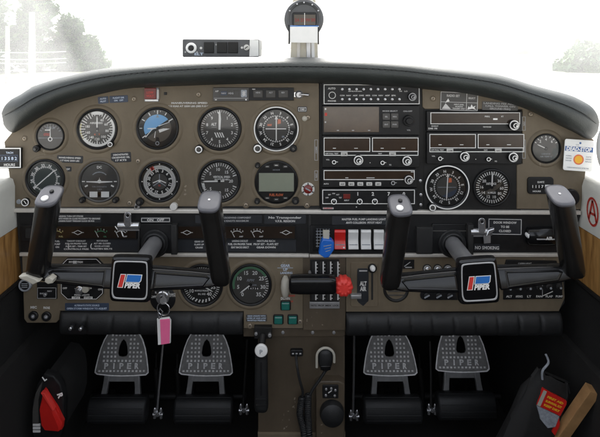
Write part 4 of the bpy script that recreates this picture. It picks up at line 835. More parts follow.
t = thing('detector_card', 'white carbon monoxide card with an orange spot and blue heading', 'card', 578.5, 155.3, -.012)
m = MB(kk(-.012)); m.prism(rrect(-14.6, 14.4, -15.6, 15.6, 2), -.3, .25, 'paper_white'); m.rect(-14, 14, 3.8, 8.6, .3, 'blue_print'); m.text('DEAD-STOP', 0, 6.2, 3.8, .36, 'paper_white', 25, bold=.04, skew=.1); m.disc(.2, -4.2, 5.2, .34, 'mark_orange', 32); m.disc(.2, -4.2, 3.8, .38, 'yellow_print', 32); m.arc(3.8, 5.2, 0, 360, .4, 'mark_orange', 30, .2, -4.2)
m.lines(['NORMAL', 'CAUTION', 'DANGER'], -9.8, -1, 1.2, 2.4, .35, 'label_grey', [6, 6, 6]); m.lines(['DATE', 'OPENED', 'REPLACE'], 10, -1, 1.2, 2.4, .35, 'label_grey', [5, 6, 6]); m.text('CARBON MONOXIDE DETECTOR', 0, -12.6, 1.2, .35, 'label_grey', 22); m.text('CO', -2, 10.4, 1.4, .35, 'label_grey'); m.disc(.8, 12.4, 1.1, .36, 'blue_print', 12); o = m.build('card', t); t.rotation_euler = (0, R(4), 0)
t = thing('window_latch', 'white rounded latch frame with mauve centre at the right edge', 'latch', 612, 149, -.05)
m = MB(kk(-.05)); m.holes([(14*math.cos(a), 27*math.sin(a)) for a in [2*math.pi*i/36 for i in range(36)]], [[(9+0*a, 0) if 0 else (1+6.4*math.cos(a), 14*math.sin(a)) for a in [2*math.pi*i/30 for i in range(30)]]], -4, 3, 'paper_white', 1.2); m.build('frame', t)
m = MB(kk(-.05)); m.prism([(1+6.6*math.cos(a), 14.4*math.sin(a)) for a in [2*math.pi*i/30 for i in range(30)]], -4, -1, 'mauve', .6); m.build('centre', t)
t = thing('round_vent', 'black round vent cap behind the right yoke grip near the hour meter', 'vent', 570, 197)
m = MB(); m.lathe([(8.4, -.3), (8.4, 2.4), (7.4, 3.4), (0, 3.6)], 0, 0, 'black_plastic', 28); m.build('cap', t)

# ------------------------------------------------------------------ bulldog clips
for px, py, kf, l in ((129.4, 222, 0, 'chrome bulldog clip on the dark strip left of the left control shaft'), (480, 228, 1, 'chrome bulldog clip holding a silver tab right of the right control shaft')):
    t = thing('bulldog_clip', l, 'clip', px, py, -.004, 'bulldog clips')
    m = MB(); m.loft([[(u, 3.6*math.cos(a)-3, 3.4*math.sin(a)+1.6) for a in [-2*math.pi*i/20 for i in range(20)]] for u in (-10.4, -10, 10, 10.4)][::-1], 'chrome'); m.box(-10, 10, -8.4, -3, -.4, 1.4, 'steel', .4); m.build('jaw', t)
    m = MB(); m.holes(rrect(-3.6, 3.4, -3, 11.6, 3.2, 6), [[(0+1.4*math.cos(a), 8+1.6*math.sin(a)) for a in [2*math.pi*i/14 for i in range(14)]]], 4.2, 5.6, 'chrome', .3); m.build('lever', t)
    if kf: m = MB(); m.prism([(2.4, -4), (9.6, -3), (9.6, -14), (3, -14.6)], 1.6, 2.8, 'steel', .3); m.prism([(4, -6), (12.4, -1), (12, 2), (6, 0)], 2, 6, 'chrome', .8); m.build('tab', t)
    else:
        m = MB(); m.stroke((-10, -3), (-6, -14), 1.2, .6, W_); m.stroke((-14, -4), (-12, -7), 1, .6, W_); m.build('pointer', t)
# ------------------------------------------------------------------ control yokes
YD = -.155; ys = kk(YD)
def yoke(label, px, py, rot, base, ptt):
    t = thing('control_yoke', label, 'control yoke', px, py, YD, 'control yokes'); t.rotation_euler = (0, R(rot), 0)
    q = Matrix.Rotation(R(-rot), 3, 'Y'); d = q @ (P(*base, 0)-P(px, py, YD)); B_ = (d.x/ys, d.z/ys, -d.y/ys)
    m = MB(ys); o = [(-19, 25), (19, 25.5), (21.4, 22), (22.6, -18), (20.6, -24), (17, -25.4), (-18, -25.4), (-21.6, -23.4), (-23.4, -17), (-22, 22)]
    def rnd(pts, k=3):
        out = []; n = len(pts)
        for i in range(n):
            p0, p1, p2 = Vector(pts[i-1]), Vector(pts[i]), Vector(pts[(i+1) % n]); a = p1+(p0-p1)*.32; b = p1+(p2-p1)*.32
            for j in range(k+1): s_ = j/k; out.append(tuple((1-s_)**2*a+2*s_*(1-s_)*p1+s_*s_*b))
        return out
    o = [(x*.91, y*.9+2.2) for x, y in rnd(o)]; m.prism(o, 2, 9, 'black_gloss', 3.); m.prism([(x*.74, y*.74-2) for x, y in o], -14, 2, 'black_gloss')
    HU = 2.2 if px < 300 else -4.; m.v = [(a+HU, b_, c) for a, b_, c in m.v]; hub = m.build('hub', t)
    m = MB(ys); outer = [(x*.85, y*.83+.4) for x, y in o]; inner = [(x*.79, y*.77+.6) for x, y in o]; m.holes(outer, [inner], 8.8, 9.6, 'border_silver', .2); m.v = [(a+HU, b_, c) for a, b_, c in m.v]; m.build('border', hub)
    m = MB(ys); m.flat(inner, 9.12, 'black_gloss')
    sk = lambda pts: [((x+.22*y)*.99, y*.99+2.4) for x, y in pts]
    m.prism(sk([(-11, -8), (-5.4, -8), (-5.4, 5.6), (-11, 5.6)]), 9, 9.3, 'mark_white'); m.prism(sk([(-10.4, -7.4), (-6.2, -7.4), (-6.2, 5), (-10.4, 5)]), 9.1, 9.45, 'emblem_red')
    m.prism(sk([(-4.6, -2.6), (9.8, -2.6), (11, -.6), (10.6, 5.6), (-4.6, 5.6)]), 9, 9.3, 'mark_white'); m.prism(sk([(-3.9, -1.9), (9.2, -1.9), (10.2, -.4), (9.8, 5), (-3.9, 5)]), 9.1, 9.45, 'emblem_blue')
    m.text('PIPER', 2.6, -3, 4.6, 9.4, 'mark_white', 15.4, bold=.05, skew=.22); m.v = [(a+HU, b_, c) for a, b_, c in m.v]; m.build('emblem', hub)
    # shaft and its collar
    m = MB(ys); b0 = Vector(B_); h0 = Vector((0, 0, -10)); dirn = (h0-b0).normalized()
    m.tube([b0-dirn*4, b0+dirn*10, h0-dirn*30, h0-dirn*6, h0], [9.4, 9.4, 9.4, 9.4, 10.4], 'shaft_metal', 32); m.build('shaft', t)
    m = MB(ys); m.tube([h0-dirn*16, h0-dirn*14, h0-dirn*3, h0], [11, 12.4, 12.4, 13], 'black_plastic', 28); m.build('sleeve', t)
    for sx in (-1, 1):
        # arm: a flat box bar running out from the hub, widening into the grip's foot
        m = MB(ys); secs = [(18, 10.5, -8.5, -9, 5), (30, 10.4, -8., -8, 5), (58, 10, -6, -6, 6), (78, 9.6, -3.4, -6, 8), (90, 9.4, -.5, -6, 9)]; rings = []
        for u, v1, v0, w0, w1 in secs:
            pr = rrect(v0, v1, w0, w1, 2.2, 3); rings.append([(sx*u, a, b+(2-a)*.36*(1 if b > (w0+w1)/2 else .2)) for a, b in pr])
        if sx < 0: rings = rings[::-1]
        m.loft([r for r in rings], 'black_gloss'); arm = m.build('arm', t, smooth=.8)
        m = MB(ys)
        pa = [(24, 8.6), (76, 8.0), (80, 5.8), (74, -1.8), (24, -6.4)]; pa = [(sx*x, y) for x, y in pa]
        if area(pa) < 0: pa = pa[::-1]
        pin = inset(pa, 1.2)
        wf = lambda x: 5.15+max(0, (abs(x)-30)/28)*1.05+max(0, (abs(x)-58)/20)*1.
        n = len(pa); sl_ = lambda y: (2-y)*.36
        m.add([(x, y, wf(x)+sl_(y)) for x, y in pa]+[(x, y, wf(x)+.9+sl_(y)) for x, y in pin]+[(x, y, wf(x)+.1+sl_(y)) for x, y in inset(pa, 2.2)], [[i, (i+1) % n, n+(i+1) % n, n+i] for i in range(n)]+[[n+i, n+(i+1) % n, 2*n+(i+1) % n, 2*n+i] for i in range(n)], 'black_gloss'); m.build('rim', arm)
        # grip: rounded column leaning inwards towards the top, cut off at a slant under a silver cap
        m = MB(ys); rings = []
        for f_, hw, dp in ((.03, 6.6, 8), (.06, 8.8, 10), (.12, 9.6, 11), (.3, 9.8, 11.4), (.6, 10.1, 11.8), (.85, 10.4, 12.2), (1., 10.6, 12.4)):
            cu = sx*(92-14*f_); cv = -2+85*f_; cw = 4+9*f_; sl = max(0, f_-.3)/.7*.5
            ring = []
            for a in [2*math.pi*i/32 for i in range(32)]:
                x = hw*math.copysign(abs(math.cos(a))**.62, math.cos(a)); w = dp*math.copysign(abs(math.sin(a))**.62, math.sin(a))
                ring.append((cu+x, cv-w*sl, cw+w))
            rings.append(ring)
        m.loft(rings[::-1], 'grip_leather'); grip = m.build('grip', t, smooth=1.)
        m = MB(ys); top = rings[-1]; c = [sum(p[i] for p in top)/32 for i in range(3)]
        sca = lambda k, dv: [(c[0]+(p[0]-c[0])*k, c[1]+(p[1]-c[1])*k+dv, c[2]+(p[2]-c[2])*k+dv*.5) for p in top]
        m.loft([sca(1.03, -.8), sca(1.04, .6), sca(.98, 1.7), sca(.8, 2.1), sca(.1, 2.2)][::-1], 'cap_silver'); cap = m.build('cap', grip, smooth=.9)
        if ptt == sx:
            nrm = Vector((0, 1, .5)).normalized(); m = MB(ys)
            for du, dw, r, mt in ((1, -3, 2.1, 'black_plastic'), (-1.5, 5.5, 3.4, 'paper_white')):
                p = Vector((c[0]+du, c[1]+2.2-dw*.5, c[2]+1+dw)); m.tube([p-nrm*1, p+nrm*1.2, p+nrm*1.8], [r, r, r*.7], mt, 16)
            m.build('switch', cap)
        else:
            m = MB(ys); p = Vector((c[0]-.5, c[1]+2.2, c[2]+1)); nrm = Vector((0, 1, .5)).normalized(); m.tube([p-nrm, p+nrm*.5], [1.3, 1.1], 'steel', 12); m.build('screw', cap)
    return t
y1 = yoke('left control yoke with red and blue badge and worn white grip foot', 131, 278, 2, (155, 243), -1)
m = MB(ys); m.prism([(-106, -1), (-98, .4), (-90, -2.6), (-86, -5.4), (-92, -8.6), (-99, -5), (-105, -3)], 10, 18, 'ivory_plastic', 1); m.prism([(-81, -3), (-77, -1), (-73, -3.4), (-73.6, -7), (-78, -8), (-81.4, -6)], 9, 17, 'ivory_plastic', 1); m.v = [(a+3, b_+7, c) for a, b_, c in m.v]; m.build('worn_edge', y1)
y2 = yoke('right control yoke with red and blue badge in front of the breaker plate', 480, 279.5, -3.5, (452, 243), -1)
for px, l in ((156.4, 'square black shaft housing behind the left yoke'), (449, 'square black shaft housing behind the right yoke')):
    t = thing('shaft_housing', l, 'housing', px, 238, 0, 'yoke shaft housings'); w = 16 if px < 300 else 17
    m = MB(); m.prism([(-w, -15), (w, -15), (w, 14.5), (-w, 14.5)], -1.2, 1.0, 'black_plastic', .8); m.box(w, w+5.6, -14.6, 15, -1.2, 6, 'black_matte', 1.); m.box(-w-(2 if px < 300 else 16), -w, -14.6, 12, -1.2, 2.4 if px < 300 else 3.6, 'black_matte', 1.)
    if px > 300: m.prism([(-w, 7), (w, 7), (w, 8), (-w, 8)], .9, 1.6, 'bezel_grey', .2)
    m.build('plate', t)
    m = MB(); m.lathe([(14, .8), (14, 2), (13, 3.2), (11.6, 3), (11, 4.4), (10, 5), (9, 4.4), (8, 2)], -1 if px < 300 else 3, -5, 'rubber', 40); m.build('boot', t)

# ------------------------------------------------------------------ centre pedestal and what hangs on it
PD = .02; ps = kk(PD)
t = thing('centre_pedestal', 'dark brown centre pedestal column running down between the pedals', 'pedestal', 301, 385, PD)
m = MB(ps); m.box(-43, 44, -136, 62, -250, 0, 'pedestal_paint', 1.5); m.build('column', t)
m = MB(ps); m.prism([(-58, 62), (44, 62), (44, 53), (42, 51), (-57, 51)], 0, 5, 'pedestal_paint', .8); m.build('flange', t)
for px in (260, 283, 312.5, 333.5): m = MB(ps); m.lathe([(1.8, 4.8), (1.6, 5.8), (0, 6.2)], 0, 0, 'steel', 12); m.build('screw', t, ((px-301)*ps, 0, (385-329.5)*ps))
m = MB(ps); m.box(-43.2, 44.2, -137, -47, -60, 2, 'panel_paint', 1); m.build('carpet_strip', t)
t = thing('flap_handle', 'long black hand lever with a white push button on top', 'lever', 261.4, 375, -.03)
fs = kk(-.03); m = MB(fs); m.loft([[(u*q, v, 2+d*math.sin(a) if 0 else 6*d*w_) for u, w_ in [(7*math.copysign(abs(math.cos(a))**.6, math.cos(a)), math.copysign(abs(math.sin(a))**.6, math.sin(a))) for a in [2*math.pi*i/24 for i in range(24)]]] for v, q, d in ((-35, .7, .7), (-33.6, .9, .9), (-30, 1, 1.), (24, .9, .95), (27, .75, .9))][::-1], 'rubber'); m.build('grip', t)
m = MB(fs)
for v in (-26, -20, 20): m.box(-5.2, 5.2, v-.6, v+.6, 4, 6.6, 'black_plastic', .3)
m.box(-.8, .8, -16, 16, 5, 6.5, 'black_plastic', .3); m.build('rib', t)
m = MB(fs); m.lathe([(4, 2), (6.2, 5), (6.4, 7), (5.6, 8.2), (0, 8.8)], .2, 28.4, 'paper_white', 30); m.text('P', .2, 28.4, 4, 8.85, 'label_grey'); m.build('button', t)
m = MB(fs); m.box(-8, 10, 30, 42, -16, -10, 'black_metal', .8); m.cyl(-6, 36, 1.6, -10, -8, 'steel', 12); m.cyl(8, 35, 1.8, -10, -7, 'steel', 12); m.tube([(0, 27, 0), (1, 34, -10)], 3.4, 'black_metal', 12); m.build('bracket', t)
t = thing('hand_microphone', 'black hand microphone hung in a pale loop clip on the pedestal', 'microphone', 325, 354, -.0)
ms = kk(0); m = MB(ms); m.loft([[(rx*math.cos(a), v+0*a, 4+ry*math.sin(a)) for a in [-2*math.pi*i/24 for i in range(24)]] for v, rx, ry in ((8.6, 3, 2), (7.6, 6, 4), (4, 7.6, 5), (-3, 7.4, 5), (-8, 6.6, 4.4), (-12, 5, 3.6), (-14, 2, 2))], 'rubber'); m.box(-5, 5, -10.6, -6.6, 7, 9, 'black_gloss', .6); m.build('body', t, smooth=.9)
m = MB(ms); m.tube([(-8.6, -9, 7)]+[(8.6*math.cos(a), 2+8.6*math.sin(a), 7.5) for a in [math.pi*(1-i/14) for i in range(15)]]+[(8.6, -4, 7)], 1.25, 'ivory_plastic', 10); m.build('hanger', t)
m = MB(ms); pts = []
def cubic(p, n):
    out = []
    for i in range(len(p)-1):
        a, b, c, d = [Vector(p[max(0, min(len(p)-1, j))]) for j in (i-1, i, i+1, i+2)]
        for k in range(n): s_ = k/n; out.append(.5*((2*b)+(c-a)*s_+(2*a-5*b+4*c-d)*s_*s_+(3*b-a-3*c+d)*s_**3))
    return out+[Vector(p[-1])]
m.tube(cubic([(0, -13, 6), (-6, -22, 6), (-14, -34, 6), (-18, -46, 6)], 6), 1.5, 'rubber', 8)
m.build('cord', t)
t2 = thing('coiled_cord', 'coiled black microphone cord dangling from the pedestal socket', 'cord', 301, 400, 0.0)
m = MB(ms); m.tube(cubic([(-5, 42, -4), (-4, 36, 3), (-1.6, 24, 5), (1.6, 12, 5), (1, 6, 4.6)], 6), 1.3, 'rubber', 8)
def coil(path, n, r, wr):
    c = cubic(path, 24); L = len(c); out = []
    for i in range(n*10):
        f = i/(n*10-1)*(L-1); j = min(int(f), L-2); p = c[j].lerp(c[j+1], f-j); a = 2*math.pi*i/10
        out.append((p.x+r*math.cos(a), p.y+.5*math.sin(a), p.z+r*math.sin(a)))
    m.tube(out, wr, 'rubber', 6)
coil([(1, 6, 4.6), (-1, -10, 5), (2.4, -26, 5), (5, -46, 5)], 30, 2.8, .95); coil([(7, 9, 5), (6.6, -8, 5), (7.4, -24, 5), (8.6, -46, 5)], 30, 2.8, .95); m.build('cord', t2)
m = MB(ms); m.box(-10.6, 2, 39.6, 46, -10, -6, 'black_plastic', .6, r=1.4)
for u in (-8, -4.4, -.6): m.rect(u-1, u+1, 42, 43.4, -5.9, 'text_grey')
m.build('socket', t2)
t = thing('fan_housing', 'brown box with round black knob below the hand microphone', 'housing', 329.5, 408, PD)
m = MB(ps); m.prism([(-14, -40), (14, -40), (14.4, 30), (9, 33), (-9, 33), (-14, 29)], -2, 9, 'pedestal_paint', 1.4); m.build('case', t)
m = MB(ps); m.box(-7.6, 8, 16.6, 29.6, 8.8, 10.2, 'black_plastic', .4, r=1)
for u, v in ((-4, 26), (1, 26.6), (5, 25), (-4.4, 20), (4.4, 19.6)): m.cyl(u, v, 1.2, 10, 11.4, 'steel', 12)
m.stroke((-2, 22), (1.4, 24.4), 1., 10.3, TW); m.build('jack_plate', t)
m = MB(ps); m.lathe([(11.6, 8.6), (12, 12), (11, 16), (8, 18), (0, 18.6)], 1.6, 3.4, 'rubber', 36); m.build('knob', t)

# ------------------------------------------------------------------ rudder pedals
RD = .20; rs = kk(RD)
def pedal_proto():
    t = thing('rudder_pedal', '', 'pedal', 122, 372, RD, 'rudder pedals')
    out = [(-13, 38)]+[(-20+(-5.6)*((38-v)/38)-4*math.sin((38-v)/38*2.2)*.9+5, v) for v in (36, 32, 26, 18, 10)]+[(-26, -.6), (-20, -1.6), (-8, -2.2), (8, -2.2), (19, -1.4), (25.5, 0)]
    out = [(-8, 38.6), (-12.4, 37.4), (-15.6, 34.6), (-18.6, 29.4), (-21.4, 22), (-23.6, 13), (-25.4, 3), (-25.6, .6), (-24, -.6), (-12, -1.8), (0, -2.2), (12, -2), (24, -1.2), (25.8, .4), (25.6, 3), (23.8, 13), (21.6, 22), (18.6, 29.4), (15.4, 34.6), (12.2, 37.4), (8, 38.6), (0, 39)]
    hole = [(0, 30), (-2.4, 27.6), (-4, 23), (-4.8, 17), (-3.6, 14.6), (0, 14), (3.6, 14.6), (4.8, 17), (4, 23), (2.4, 27.6)]
    m = MB(rs); m.holes(out[::-1], [hole], -1.2, 1.2, 'pedal_base', .5); inn = inset(out[::-1], 1.6); 
    m.holes(out[::-1], [inset(out[::-1], 1.3)], 1, 2., 'pedal_metal', .3)
    for j in range(7):
        v = 34.-j*3.9; hw = 13.+j*1.7
        for i in range(-6, 7):
            u = i*3.7
            if abs(u) < hw-1 and not (abs(u) < 5.4 and 12.6 < v < 31.6) and not v < 8.6: m.box(u-.9, u+.9, v-.9, v+.9, 1., 2.1, 'pedal_metal', .35)
    for i in range(-6, 7): m.box(i*3.7-1, i*3.7+1, .6, 2.2, 1, 2.1, 'pedal_metal', .4)
    m.build('toe_plate', t); 
    m = MB(rs)
    for i, c in enumerate('PIPER'): m.text(c, -15.6+i*7.6, 6., 4.8, 1.6, 'pedal_metal', 1.3 if c == 'I' else 4.2, bold=.04)
    m.build('lettering', t)
    m = MB(rs)
    for sx in (-1, 1): m.prism([(sx*12, -2), (sx*17.4, -2), (sx*18.6, -14), (sx*20.6, -26), (sx*14.4, -26), (sx*13.4, -14)], -4, 0, 'pedal_arm', .6)
    m.box(-14, 14, -9, -2.4, -4.4, -.4, 'pedal_arm', .6); m.build('bracket', t)
    m = MB(rs); rr = [[(u, -31+12*q*math.copysign(abs(math.cos(a))**.8, math.cos(a)), 4+9*q*math.copysign(abs(math.sin(a))**.8, math.sin(a))) for a in [-2*math.pi*i/28 for i in range(28)]] for u, q in ((-28.4, .8), (-27.4, .96), (-26, 1), (26, 1), (27.4, .96), (28.4, .8))]
    m.loft(rr[::-1], 'rubber')
    for k in range(6): a = R(20+k*26); m.tube([(-26, -31+12*math.cos(a), 4+9.2*math.sin(a)), (26, -31+12*math.cos(a), 4+9.2*math.sin(a))], .5, 'rubber', 6)
    m.build('foot_bar', t, smooth=.9); t.rotation_euler = (R(-12), 0, 0); return t
p0 = pedal_proto(); kids = list(p0.children)
p0['label'] = 'studded silver rudder pedal nearest the red fuel selector lever'
for px, py, l in ((206, 372, 'studded silver rudder pedal left of the long black hand lever'), (390, 372, 'studded silver rudder pedal next to the brown box with round knob'), (462, 368.4, 'studded silver rudder pedal beside the wooden stick, dimmest of four')):
    c = p0.copy(); C.objects.link(c); c.location = P(px, py, RD); c['label'] = l
    for k_ in kids: copy_part(k_, c, (0, 0, 0))
for px, l, y0, y1 in ((157, 'thin steel brake rod hanging below the pink key tag', 345, 412), (243, 'thin steel brake rod left of the black hand lever', 348, 408), (353, 'thin steel brake rod right of the brown pedestal', 336, 414), (431, 'thin steel brake rod between the two right pedals', 350, 408)):
    t = thing('brake_rod', l, 'rod', px, y1, RD-.01, 'brake cylinder rods')
    m = MB(rs); H = y1-y0; m.tube([(3, H, -14), (1.6, H*.5, -6), (0, 0, 0)], 1.2, 'chrome' if px in (157, 353) else 'black_metal', 8); m.build('rod', t)
    m = MB(rs)
    for u in (-2.2, 4): m.tube([(u, -6, 0), (u, 3, 0), (u, 4.4, 0)], [1.5, 1.5, .6], 'chrome', 10)
    m.tube([(-4, -2, 0), (6, -2, 0)], 1.6, 'steel', 10); m.lathe([(2.2, 1), (2.2, 2.6), (0, 3)], 1, -1, 'chrome', 14); m.build('clevis', t)
# ------------------------------------------------------------------ linkages in the dark behind the pedals
for x0, x1, l in ((84, 246, 'steel torque tube behind the two left pedals'), (352, 500, 'steel torque tube behind the two right pedals')):
    t = thing('torque_tube', l, 'tube', (x0+x1)/2, 396, .33, 'rudder torque tubes'); ls = kk(.33); H = (x1-x0)/2
    m = MB(ls); m.tube([(-H, 0, 0), (H, 0, 0)], 3.2, 'black_metal', 14); m.build('tube', t)
    for u in (-H*.62, -H*.34, H*.34, H*.62): m = MB(ls); m.prism([(u-3, -6), (u+3, -6), (u+2.4, 10), (u-2.4, 10)], -4, 5, 'black_metal', .6); m.cyl(u, 2, 1.4, 4.8, 6.4, 'pedal_arm', 10); m.build('bracket', t)
    for u in (-H*.1, H*.16): m = MB(ls); m.tube([(u, 44, 2), (u, 31, 4), (u, 30, 4), (u+2, 12, 6), (u+1, -20, 8)], [1.1, 1.1, 2.6, 2.6, 2.6], 'black_metal', 12); m.build('brake_cylinder', t)
# ------------------------------------------------------------------ fuel selector on the left footwell wall
t = thing('fuel_selector', 'red pointer lever on a black oval fuel selector plate by the left wall', 'fuel selector', 48, 405, -.02); fs = kk(-.02)
m = MB(fs); m.prism([(-4, 31), (6, 29), (13, 20), (16, 6), (16, -20), (12, -34), (-14, -36), (-17, -22), (-16, 0), (-11, 20)], -8, 0, 'black_plastic', 1.6)
m.prism([(-12, 12), (-8, 20), (-5, 24), (-9, 6), (-8.6, -20), (-15, -20), (-15, -4)], -.2, 1.4, 'bezel_grey', .5)
m.text('L', -3.4, 26.6, 4.4, .2, W_, rot=35, bold=.05); m.text('R', 12.4, 9.4, 5, .2, W_, rot=-70, bold=.05)
for i in range(3): m.box(-14.4, -7, -20-i*3.2, -17.8-i*3.2, .8, 1.6, 'text_white', .1)
m.build('plate', t)
m = MB(fs); m.prism([(-3.6, 28), (5.4, 26), (12, 18), (14.4, 5), (14.4, -18), (11, -31), (-13, -33), (-19, -20), (-19, 0), (-10, 18)], -60, -7.9, 'black_matte'); m.build('housing', t)
m = MB(fs); m.loft([[(0, 18, 5), (1, 18.4, 3), (1.6, 17, 3), (.8, 17, 5.5)], [(-5, -2, 6), (9, -2, 3), (12, -3, 3), (8, -2, 8)], [(-3.4, -16, 6), (10, -14.6, 3), (17, -15.8, 3), (14, -16, 8)], [(0, -20.6, 6), (9, -20, 3), (16, -21, 3), (13.4, -21, 7)]], 'red_plastic'); m.prism([(-3, 17.6), (.6, 18), (10, 1), (8.6, -.4)], 4, 8.8, 'red_knob', .6)
m.prism([(-6, -.6), (-2, 18), (10, 0), (17, -14), (16, -21), (-1, -21), (-4, -16)], 0, 6, 'red_plastic', 1.4); m.build('lever', t)
# small fittings under the left knee pad
for px, py, l in ((71, 328, 'first'), (81, 328.4, 'second')):
    t = thing('wall_stud', 'small steel stud in the dark under the left knee pad, %s from the side wall' % l, 'stud', px, py, -.03, 'steel studs'); m = MB(); m.lathe([(1.7, -1), (1.7, 2), (0, 3)], 0, 0, 'chrome', 12); m.lathe([(2.8, -4), (2.8, -.6), (0, -.5)], 0, 0, 'black_plastic', 12); m.build('head', t)
# ------------------------------------------------------------------ right footwell: bag and stick
t = thing('printed_pouch', 'dark pouch with a red and yellow printed label leaning on the right wall', 'pouch', 544, 398, -.04); bs = kk(-.04); t.rotation_euler = (0, R(24), 0)
m = MB(bs); m.loft([[(u*q, v, w_*d) for u, w_ in [(24*math.copysign(abs(math.cos(a))**.7, math.cos(a)), 8*math.sin(a)) for a in [2*math.pi*i/28 for i in range(28)]]] for v, q, d in ((-128, .9, 1.1), (-124, 1.04, 1.3), (-80, 1.06, 1.3), (-30, 1, 1.1), (0, .98, 1), (14, .9, .8), (24, .7, .4))][::-1], 'sidewall_black'); rj = random.Random(4); jit = [[rj.uniform(-1.6, 1.6) for _ in range(28)] for _ in range(7)]; m.v = [(a+(jit[(i//28) % 7][i % 28] if i < 196 else 0), b_+(jit[(i//28+2) % 7][(i+9) % 28] if i < 196 else 0), c+(1.3*jit[(i//28+1) % 7][(i+5) % 28] if i < 196 else 0)) for i, (a, b_, c) in enumerate(m.v)]; m.build('bag', t, smooth=1)
m = MB(bs); m.prism([(-11, 12), (15, 10), (16, 7), (15, -6), (-10, -5.4)], 6.4, 9.4, 'red_plastic', .5)
m.box(-10.4, -7, -5, 11, 9.3, 9.6, 'ivory_plastic')
for i, l in enumerate(('FIRST AID', 'SURVIVAL KIT', 'KEEP DRY')): m.text(l, 4, 6.6-i*4.2, 2., 9.6, 'yellow_print', 17, bold=.06)
m.prism([(-10, -5.8), (15, -6.4), (15.6, -18), (9, -22), (-1, -17)], 5, 8.8, 'label_grey', .6); m.prism([(14, -6), (19, -14), (19, -26), (15, -24)], 5, 8.6, 'red_plastic', .5); m.build('label', t)
m = MB(bs); m.tube(cubic([(-12, 18, 4), (-16, 26, 5), (-14, 36, 5), (-19, 42, 4)], 6), 1.1, 'label_grey', 8); m.build('loop', t)
t = thing('wooden_stick', 'square pale wooden stick leaning in the lower right corner', 'stick', 574, 416, -.06); bs = kk(-.06); t.rotation_euler = (R(14), R(22), 0)
m = MB(bs); m.box(-5.2, 5.2, -112, 37, -5, 5, 'tan_wood', .7); m.build('shaft', t)
# ------------------------------------------------------------------ on top of the glareshield
t = thing('strobe_control_box', 'slim black control box with dials and a white slip standing on the glareshield', 'control box', 221, 48, .12); bs = kk(.12)
m = MB(bs); m.box(-38.6, 38, -9, 9, -50, 0, 'compass_grey', .9, r=1.4); m.build('case', t)
m = MB(bs); m.lathe([(5.4, -.2), (5.4, 1.4), (4.6, 2), (3, 2), (2.8, .6)], -29.6, 0, 'paper_white', 28); m.cyl(-29.6, 0, 2.6, .2, 3, 'black_plastic', 18); m.build('dial', t)
m = MB(bs); m.text('ELT', -22, -6, 2.4, .2, 'text_blue', 9); m.disc(-20, 0, 1.3, .2, 'text_white', 12); m.disc(21, .4, 1.2, .2, 'text_white', 12)
for u in (-35.6, -24): m.disc(u, -4, .9, .2, 'text_grey', 10)
m.text('ON  ARM', -1.6, 3.4, 1.4, .2, TW, 8); m.build('lettering', t)
for u in (-12, 1, 12): m = MB(bs); m.box(u-5, u+5, -5, 6, -.2, 1.6, 'black_metal', .6, r=.6); m.build('button', t)
m = MB(bs); m.lathe([(3, 0), (2.8, 2.6), (0, 3)], 25.6, .6, 'white_plastic', 18); m.stroke((24, -.6), (27, 1.6), .8, 3.1, 'dial_black'); m.build('knob', t)
m = MB(bs); m.prism([(28.4, -8.4), (37.6, -8), (37.4, 8), (28.8, 8.4)], .1, .6, 'paper_white'); m.build('paper_slip', t)
t = thing('magnetic_compass', 'round dark magnetic compass on the window pillar with a white card below its window', 'compass', 304, 19, .02); bs = kk(.02)
m = MB(bs); m.lathe([(9, -30), (16, -26), (19.4, -14), (20, -2), (19.4, 0), (17.4, 1.2), (15.6, .6), (14.6, -.6), (0, -.8)], 0, 0, 'compass_grey', 48)
for a in (-60, -25, 0, 30, 60): p = pol(a, 16.4); m.cyl(p[0], p[1], .8, .6, 1.5, 'steel', 10)
m.build('housing', t)
m = MB(bs); m.box(-12, 13, -7, 7, -1, .4, 'black_gloss', .4, r=3); m.box(-10, 11.4, -6, 4.4, .3, .6, 'card_brown', .1)
for i, l in enumerate('24 21 W 30'.split()): m.text(l, -7+i*5.4, -1, 3, .7, 'red_lens', bold=.05)
m.stroke((.6, -6), (.6, 6), .5, .9, W_); m.build('window', t)
m = MB(bs); m.prism([(-15, -23.4), (14.6, -24), (14.8, -7), (-14.6, -6.4)], 1., 2.2, 'paper_white', .2); m.rect(-14, 14.4, -7.6, -6.6, 2.3, 'emblem_blue'); m.box(-15.6, -14, -25, -6, .8, 2.4, 'black_plastic', .2); m.box(13.6, 15, -25.4, -8, .8, 2.4, 'black_plastic', .2); m.build('correction_card', t)
t = thing('window_pillar', 'pale beige windscreen centre pillar behind the compass', 'pillar', 304, 30, .06); bs = kk(.06)
m = MB(bs); m.prism([(-14, -36), (14.6, -36), (10.6, 60), (-10, 60)], -3, 0, 'pillar_beige', .8); m.build('post', t)
m = MB(bs); m.prism([(-7.6, -36), (-3.8, -36), (-2.6, 60), (-5.4, 60)], -.2, 1.4, 'trim_silver', .5); m.prism([(2.4, -36), (7, -36), (5, 60), (1.6, 60)], -.2, 1.8, 'steel', .5); m.prism([(7.6, -36), (11, -36), (8, 60), (5.6, 60)], -.2, 1., 'white_paint', .4); m.build('channel', t)
